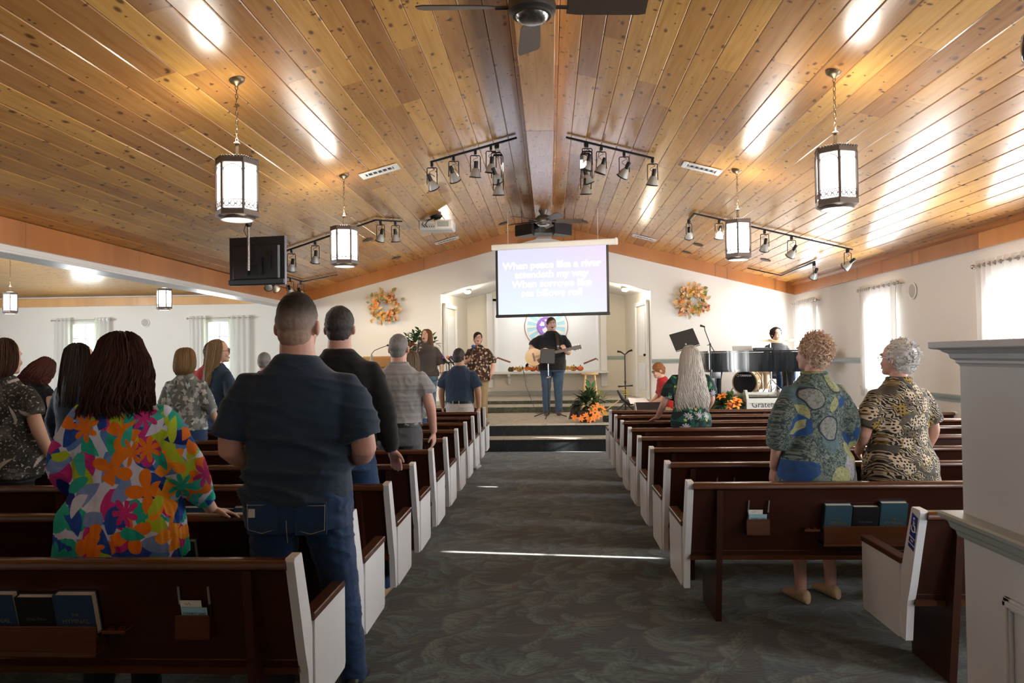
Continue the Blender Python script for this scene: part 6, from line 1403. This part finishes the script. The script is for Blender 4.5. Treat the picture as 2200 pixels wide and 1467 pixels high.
p = person('woman with long straight blonde hair and glasses in a denim jacket', -3.50, 8.15, 0, 1.76, R(-32), 'f', 1.06, head=(R(-38), R(0), 0), sleeve=.97, shirt=M_denimJ, hem=.88, ease=1.12, pants=M_denim, shoes=M_shoeb, skin=SK1, hair=dict(kind='long', mat=H_bld, env=ENV_LONG, n=200, curl=.010, r=.010, phi=2.15, ragged=.05), seed=16, sleeve_r=1.45, facef=True); glasses(p, P3h(p))
person('person in a red top half hidden behind the blonde woman', -3.93, 8.95, 0, 1.75, R(-10), 'm', 1.15, sleeve=.5, shirt=M_redC, pants=M_blackC, shoes=M_shoeb, skin=SK2, hair=dict(kind='short', mat=H_dk, t=.010, amp=.004), seed=17)
person('grey haired person mostly hidden behind the navy T-shirt shoulder', -3.55, 9.62, 0, 1.625, R(0), 'm', 1.0, sleeve=.5, shirt=M_bluepolo, pants=M_greyP, shoes=M_shoeb, skin=SK3, hair=dict(kind='short', mat=H_gry, t=.008), seed=18)
p = person('older man with grey hair in a grey striped polo and charcoal trousers', -1.22, 6.6, 0, 1.745, R(-3), 'm', 1.10, head=(R(-4), R(4), 0), arms={'R': dict(e=(.275, -.02, 1.12), w=(.275, .10, .88))}, sleeve=.40, shirt=M_polo, hem=.955, ease=1.09, pants=M_greyP, shoes=M_shoeb, skin=SK3, hair=dict(kind='short', mat=H_gry, t=.003, amp=.002, nape=.088), fold=.009, foldf=(10, 8, 5), seed=19, sleeve_r=1.6)
r_ = tprof('m', .965, 1.1); MB().ringloft([sring(0, r_[2], z, r_[0]*1.075, r_[1]*1.085) for z in (.942, .978)]).build('belt', M_belt, p); MB().tube([sring(0, -.012, 1.485+.012*i, .074-.004*i, .070-.004*i)[j] for i in (0,) for j in range(22)], .014, 6, closed=True).build('collar', M_polo, p)
person('person with straight light brown hair between the grey polo and the singer', -1.545, 9.0, 0, 1.615, R(-6), 'f', 1.0, sleeve=.5, shirt=M_greyflor, pants=M_denim, shoes=M_shoeb, skin=SK1, hair=dict(kind='long', mat=hairmat('ash_brown', (.09, .065, .045), (.30, .23, .16)), env=ENV_LONG, n=150, curl=.006, r=.010, phi=2.0), seed=20)
p = person('man in a slate blue polo and stone trousers in the second pew', -1.17, 10.6, 0, 1.655, R(-8), 'm', 1.16, head=(R(-14), R(2), 0), arms={'R': dict(e=(.285, -.03, 1.12), w=(.28, .02, .88)), 'L': dict(e=(-.275, -.03, 1.12), w=(-.27, .03, .88))}, sleeve=.46, shirt=M_bluepolo, hem=.955, ease=1.10, pants=M_whiteP, shoes=M_shoew, skin=SK2, hair=dict(kind='short', mat=H_sp, t=.008, amp=.003), fold=.007, foldf=(9, 8, 6), seed=21, sleeve_r=1.6, feet={1: (.16, -.12)})
r_ = tprof('m', .965, 1.16); MB().ringloft([sring(0, r_[2], z, r_[0]*1.075, r_[1]*1.085) for z in (.942, .978)]).build('belt', M_belt, p); MB().box((-.19, -.03, .93), (.03, .06, .09), b=.01).build('phone_pouch', M_belt, p)
for x in (-.06, .03): MB().box((x, r_[2]-r_[1]*1.09, .958), (.012, .006, .05)).build('belt_loop', M_whiteP, p)

# ------------------------------------------------------------------ people in the pews, piano side
p = person('woman with very long wavy silver hair leaning a hand on the pew', 1.56, 8.2, 0, 1.625, R(2), 'f', 1.12, head=(R(2), R(3), 0), arms={'L': dict(e=(-.30, -.02, 1.10), w=(-.345, .20, .915), d=(-.5, .75, -.35), n=(0, -.2, -1), c=.15, side=1), 'R': dict(e=(.24, -.02, 1.12), w=(.20, .16, .98))}, sleeve=.48, shirt=M_darkflor, hem=.82, ease=1.12, pants=M_blackC, shoes=M_shoeb, skin=SK3, hair=dict(kind='long', mat=H_sil, env=[(.12, .105, .118, -.022), (.02, .118, .125, -.040), (-.10, .135, .105, -.075), (-.22, .165, .085, -.095), (-.36, .185, .07, -.11), (-.50, .165, .055, -.115)], n=340, curl=.045, r=.013, phi=2.15, ragged=.16, wf=(26, 40)), fold=.006, seed=23, sleeve_r=1.7, puff=.012)
p = person('older woman with curly strawberry hair in a long blue and green patterned tunic', 1.715, 4.87, 0, 1.655, R(16), 'f', 1.10, head=(R(14), R(4), 0), arms={'L': dict(e=(-.265, -.02, 1.10), w=(-.25, .08, .86)), 'R': dict(e=(.235, -.05, 1.11), w=(.235, .08, .88))}, sleeve=.76, shirt=M_mosaic, hem=.62, ease=1.17, flare=.10, pants=None, shoes=M_shoet, skin=SK3, hair=dict(kind='curly', mat=H_str, w=.98, amp=.006), fold=.005, foldf=(6, 6, 4), seed=24, sleeve_r=1.75, puff=.01, legs_bare=True, feet={1: (.01, .04), -1: (-.015, .01)})
MB().tube([sring(0, -.014, 1.480, .070, .068)[j] for j in range(22)], .015, 8, closed=True).build('collar', M_mosaic, p)
p = person('older woman with short white hair and glasses in an animal print shirt', 2.265, 4.95, 0, 1.605, R(14), 'f', 1.14, head=(R(24), R(4), 0), arms={'L': dict(e=(-.275, -.01, 1.10), w=(-.17, .20, .96), d=(.5, .8, -.2)), 'R': dict(e=(.265, -.03, 1.12), w=(.25, .10, .92))}, sleeve=.45, shirt=M_leop, hem=.765, ease=1.14, flare=.08, pants=M_ivory, shoes=M_shoew, skin=SK3, hair=dict(kind='curly', mat=H_wht, w=.95, amp=.004, n=600), fold=.006, seed=25, sleeve_r=1.6, puff=.008, facef=True); glasses(p, P3h(p))
MB().tube([sring(0, -.014, 1.480, .068, .066)[j] for j in range(22)], .015, 8, closed=True).build('collar', M_leop, p)

# ------------------------------------------------------------------ people on the stage (facing the pews)
p = person('woman singing into a microphone, long brown hair, dark sweater and jeans', -2.02, 13.0, ST, 1.60, PI-.1, 'f', 1.14, head=(R(-14), R(8), 0), arms={'R': dict(e=(.25, .05, 1.14), w=(.115, .215, 1.32), d=(-.35, .25, .85), n=(-.8, -.4, 0), c=.9), 'L': dict(e=(-.285, -.02, 1.12), w=(-.30, .06, .90))}, sleeve=.62, shirt=M_sweater, hem=.86, ease=1.16, pants=M_denimL, shoes=M_shoeb, skin=SK1, hair=dict(kind='long', mat=hairmat('auburn_light', (.06, .025, .012), (.26, .12, .05)), env=ENV_LONG, n=190, curl=.018, r=.011, phi=2.35, ragged=.08), seed=31, facef=True, mouth=.8, sleeve_r=1.8, leg_spread=1.0)
MB().tube([(-.30-.034*math.cos(a), .045+.03*math.sin(a), .925) for a in [2*PI*k/14 for k in range(14)]], .008, 6, closed=True).build('wrist_watch', M_belt, p)
def held_mic(loc, d, head, label):
    o = empty('microphone', loc); tag(o, label, 'microphone'); d = Vector(d).normalized(); MB().tube([d*-.12, d*.07], [.011, .017], 10).build('mic_body', M_black, o); MB().ell(d*.095, .028, 12, 8).build('mic_grille', head, o); return o
held_mic((-2.10, 12.69, ST+1.285), (.1, .25, .95), mat('mic_mesh', (.25, .25, .26), .4, .7), 'wireless microphone held by the long haired singer')
p = person('woman in a brown floral blouse and glasses singing into a blue microphone', -1.16, 13.3, ST, 1.545, PI-.15, 'f', 1.24, head=(R(16), R(10), 0), arms={'R': dict(e=(.275, .02, 1.12), w=(.13, .20, 1.20), d=(-.4, .3, .85), n=(-.8, -.4, 0), c=.9), 'L': dict(e=(-.30, -.02, 1.12), w=(-.27, .08, .90))}, sleeve=.55, shirt=M_brownflor, hem=.80, ease=1.16, flare=.06, pants=M_khaki, shoes=M_shoew, skin=SK3, hair=dict(kind='short', mat=H_dk, t=.010, amp=.004, nape=.075), seed=32, facef=True, mouth=.2, sleeve_r=1.75); glasses(p, P3h(p))
held_mic((-1.235, 13.0, ST+1.195), (.15, .2, .95), mat('blue_foam', (.03, .10, .40), .9), 'microphone with a blue foam cover held by the floral blouse singer')
p = person('man playing an acoustic guitar in a dark polo shirt and jeans', .12, 14.33, ST, 1.835, PI, 'm', 1.32, head=(R(10), R(5), 0), arms={'R': dict(e=(.385, .05, 1.19), w=(.17, .275, 1.10), d=(-.85, .1, -.35), n=(0, -1, 0), c=.35, side=1), 'L': dict(e=(-.30, .10, 1.10), w=(-.24, .315, 1.13), d=(.35, .1, .7), n=(.2, -1, 0), c=.8)}, sleeve=.42, shirt=M_darkshirt, hem=.80, ease=1.10, pants=M_denimM, shoes=M_shoebr, skin=SK1, hair=dict(kind='short', mat=H_brn, t=.008, amp=.003), seed=33, facef=True, mouth=.6, sleeve_r=1.55, pants_fold=.007)
MB().tube([sring(0, -.014, 1.484, .080, .076)[j] for j in range(22)], .014, 8, closed=True).build('collar', M_darkshirt, p)
# acoustic guitar
gt = empty('acoustic_guitar', (.075, 13.99, ST+1.14), 0, 1.03); tag(gt, 'acoustic guitar with a pale top and dark pickguard', 'guitar'); gt.rotation_euler = (R(-8), R(-12), 0)
gp = []
for i in range(40):
    a = 2*PI*i/40; cx = math.cos(a); t = (cx+1)/2
    r_ = .185+(.135-.185)*t-.055*math.exp(-((t-.58)/.16)**2); gp.append((-.19+.245*cx*1.0, r_*math.sin(a)*1.04))
M_spruce = pewwood('spruce_top', (.55, .33, .14), (.68, .46, .22), .25); M_maho = pewwood('guitar_mahogany', (.10, .03, .015), (.17, .055, .03), .25)
gb = lambda nm, mb, m, sm=40: mb.build(nm, m, gt, sm)
gb('sides', MB().prism([(x, z) for x, z in gp], 1, -.04, .06), M_maho, 30); gb('top', MB().prism([(x*1.0, z*1.005) for x, z in gp], 1, -.044, -.040), M_spruce, 30)
gb('sound_hole', MB().cyl((-.10, -.0455, 0), (-.10, -.044, 0), .050, n=24), M_black); gb('pickguard', MB().prism([(-.15, -.02), (-.04, -.05), (-.02, -.10), (-.10, -.14), (-.22, -.12), (-.24, -.06)], 1, -.0465, -.044), mat('pickguard', (.07, .015, .012), .2), 0)
gb('bridge', MB().box((-.28, -.05, 0), (.03, .012, .15), b=.003), M_maho); gb('fretboard', MB().box((.19, -.052, 0), (.50, .012, .055), b=.003), mat('rosewood', (.03, .015, .010), .4)); gb('neck', MB().box((.23, -.035, 0), (.40, .025, .05), b=.008), M_maho); gb('headstock', MB().box((.50, -.03, 0), (.15, .018, .075), rot=(0, 0, .12), b=.004), mat('rosewood', (.03, .015, .010), .4))
for s in (-1, 1):
    for k in range(3): gb('tuning_peg', MB().cyl((.46+.04*k, -.03, s*.035), (.46+.04*k, -.03, s*.06), .008), M_chrome)
gb('strings', MB().tube([(-.28, -.062, -.015), (.43, -.06, -.012)], .0015, 4).tube([(-.28, -.062, 0), (.43, -.06, 0)], .0015, 4).tube([(-.28, -.062, .015), (.43, -.06, .012)], .0015, 4), M_chrome)
gs = empty('guitar_strap', (.12, 14.2, ST+1.3)); tag(gs, 'dark strap over the guitarist carrying the guitar', 'strap'); st_ = MB().tube([(.24, 14.05, ST+1.22), (.23, 14.10, ST+1.40), (.20, 14.22, ST+1.535), (.16, 14.40, ST+1.52), (.02, 14.52, ST+1.35), (-.22, 14.42, ST+1.10), (-.36, 14.12, ST+.92)], [(.025, .004)]*7, 8); part('band', st_, mat('strap_leather', (.05, .02, .012), .5), gs); part('buckle', MB().box((.235, 14.06, ST+1.28), (.04, .01, .03)), M_chrome, gs)
# seated guitarist at the side
so_ = empty('low_stool', (2.14, 13.42, ST)); tag(so_, 'very low round stool under the seated young man in red', 'stool'); part('cushion', MB().lathe([(0, .04), (.15, .04), (.165, .05), (.165, .085), (.14, .10), (0, .105)], 24, (2.14, 13.42, ST)), M_blackC, so_)
for k in range(3): a = 2*PI*k/3; part('leg', MB().cyl((2.14+.11*math.cos(a), 13.42+.11*math.sin(a), ST), (2.14+.11*math.cos(a), 13.42+.11*math.sin(a), ST+.05), .015), M_chrome, so_)
so_ = empty('drum_throne', (4.43, 15.0, RZ)); tag(so_, 'black drum stool under the drummer', 'stool'); part('cushion', MB().lathe([(0, .28), (.15, .28), (.165, .30), (.165, .33), (.14, .345), (0, .35)], 24, (4.43, 15.0, RZ)), M_blackC, so_); part('post', MB().cyl((4.43, 15.0, RZ+.02), (4.43, 15.0, RZ+.29), .018), M_chrome, so_)
for k in range(3): a = 2*PI*k/3; part('leg', MB().tube([(4.43, 15.0, RZ+.14), (4.43+.2*math.cos(a), 15.0+.2*math.sin(a), RZ+.012)], .01, 6), M_chrome, so_)
p = person('seated young man with ginger brown hair and glasses in a red shirt', 2.42, 13.42, -.27, 1.72, R(95), 'm', 1.0, tip=-.30, head=(R(6), R(4), 0), arms={'R': dict(e=(.235, .10, 1.16), w=(.13, .33, 1.08), d=(-.4, .8, -.2), n=(0, 0, -1), c=.4), 'L': dict(e=(-.235, .10, 1.16), w=(-.10, .36, 1.10), d=(.3, .8, -.2), n=(0, 0, -1), c=.4)}, sleeve=.45, shirt=M_redC, hem=.86, pants=M_khaki, shoes=M_shoebr, skin=SK1, hair=dict(kind='short', mat=H_red, t=.014, amp=.006, rough=34, top=.008), sit=True, seed=35, facef=True); glasses(p, P3h(p))
# drummer behind the piano
p = person('drummer with dark curly hair behind the piano', 4.43, 14.97, .295, 1.72, PI+.15, 'm', 1.0, sit=True, head=(R(4), R(2), 0), arms={'R': dict(e=(.25, .10, 1.14), w=(.16, .32, 1.22), d=(-.2, .9, .1), n=(0, 0, -1), c=.7), 'L': dict(e=(-.25, .10, 1.14), w=(-.16, .30, 1.20), d=(.2, .9, .1), n=(0, 0, -1), c=.7)}, sleeve=.45, shirt=M_darkshirt, pants=M_denim, shoes=M_shoeb, skin=SK1, hair=dict(kind='curly', mat=H_dk, w=1.05, amp=.008), seed=36, facef=True)
for o_ in bpy.data.objects:
    if 'hp' in o_.keys(): del o_['hp']
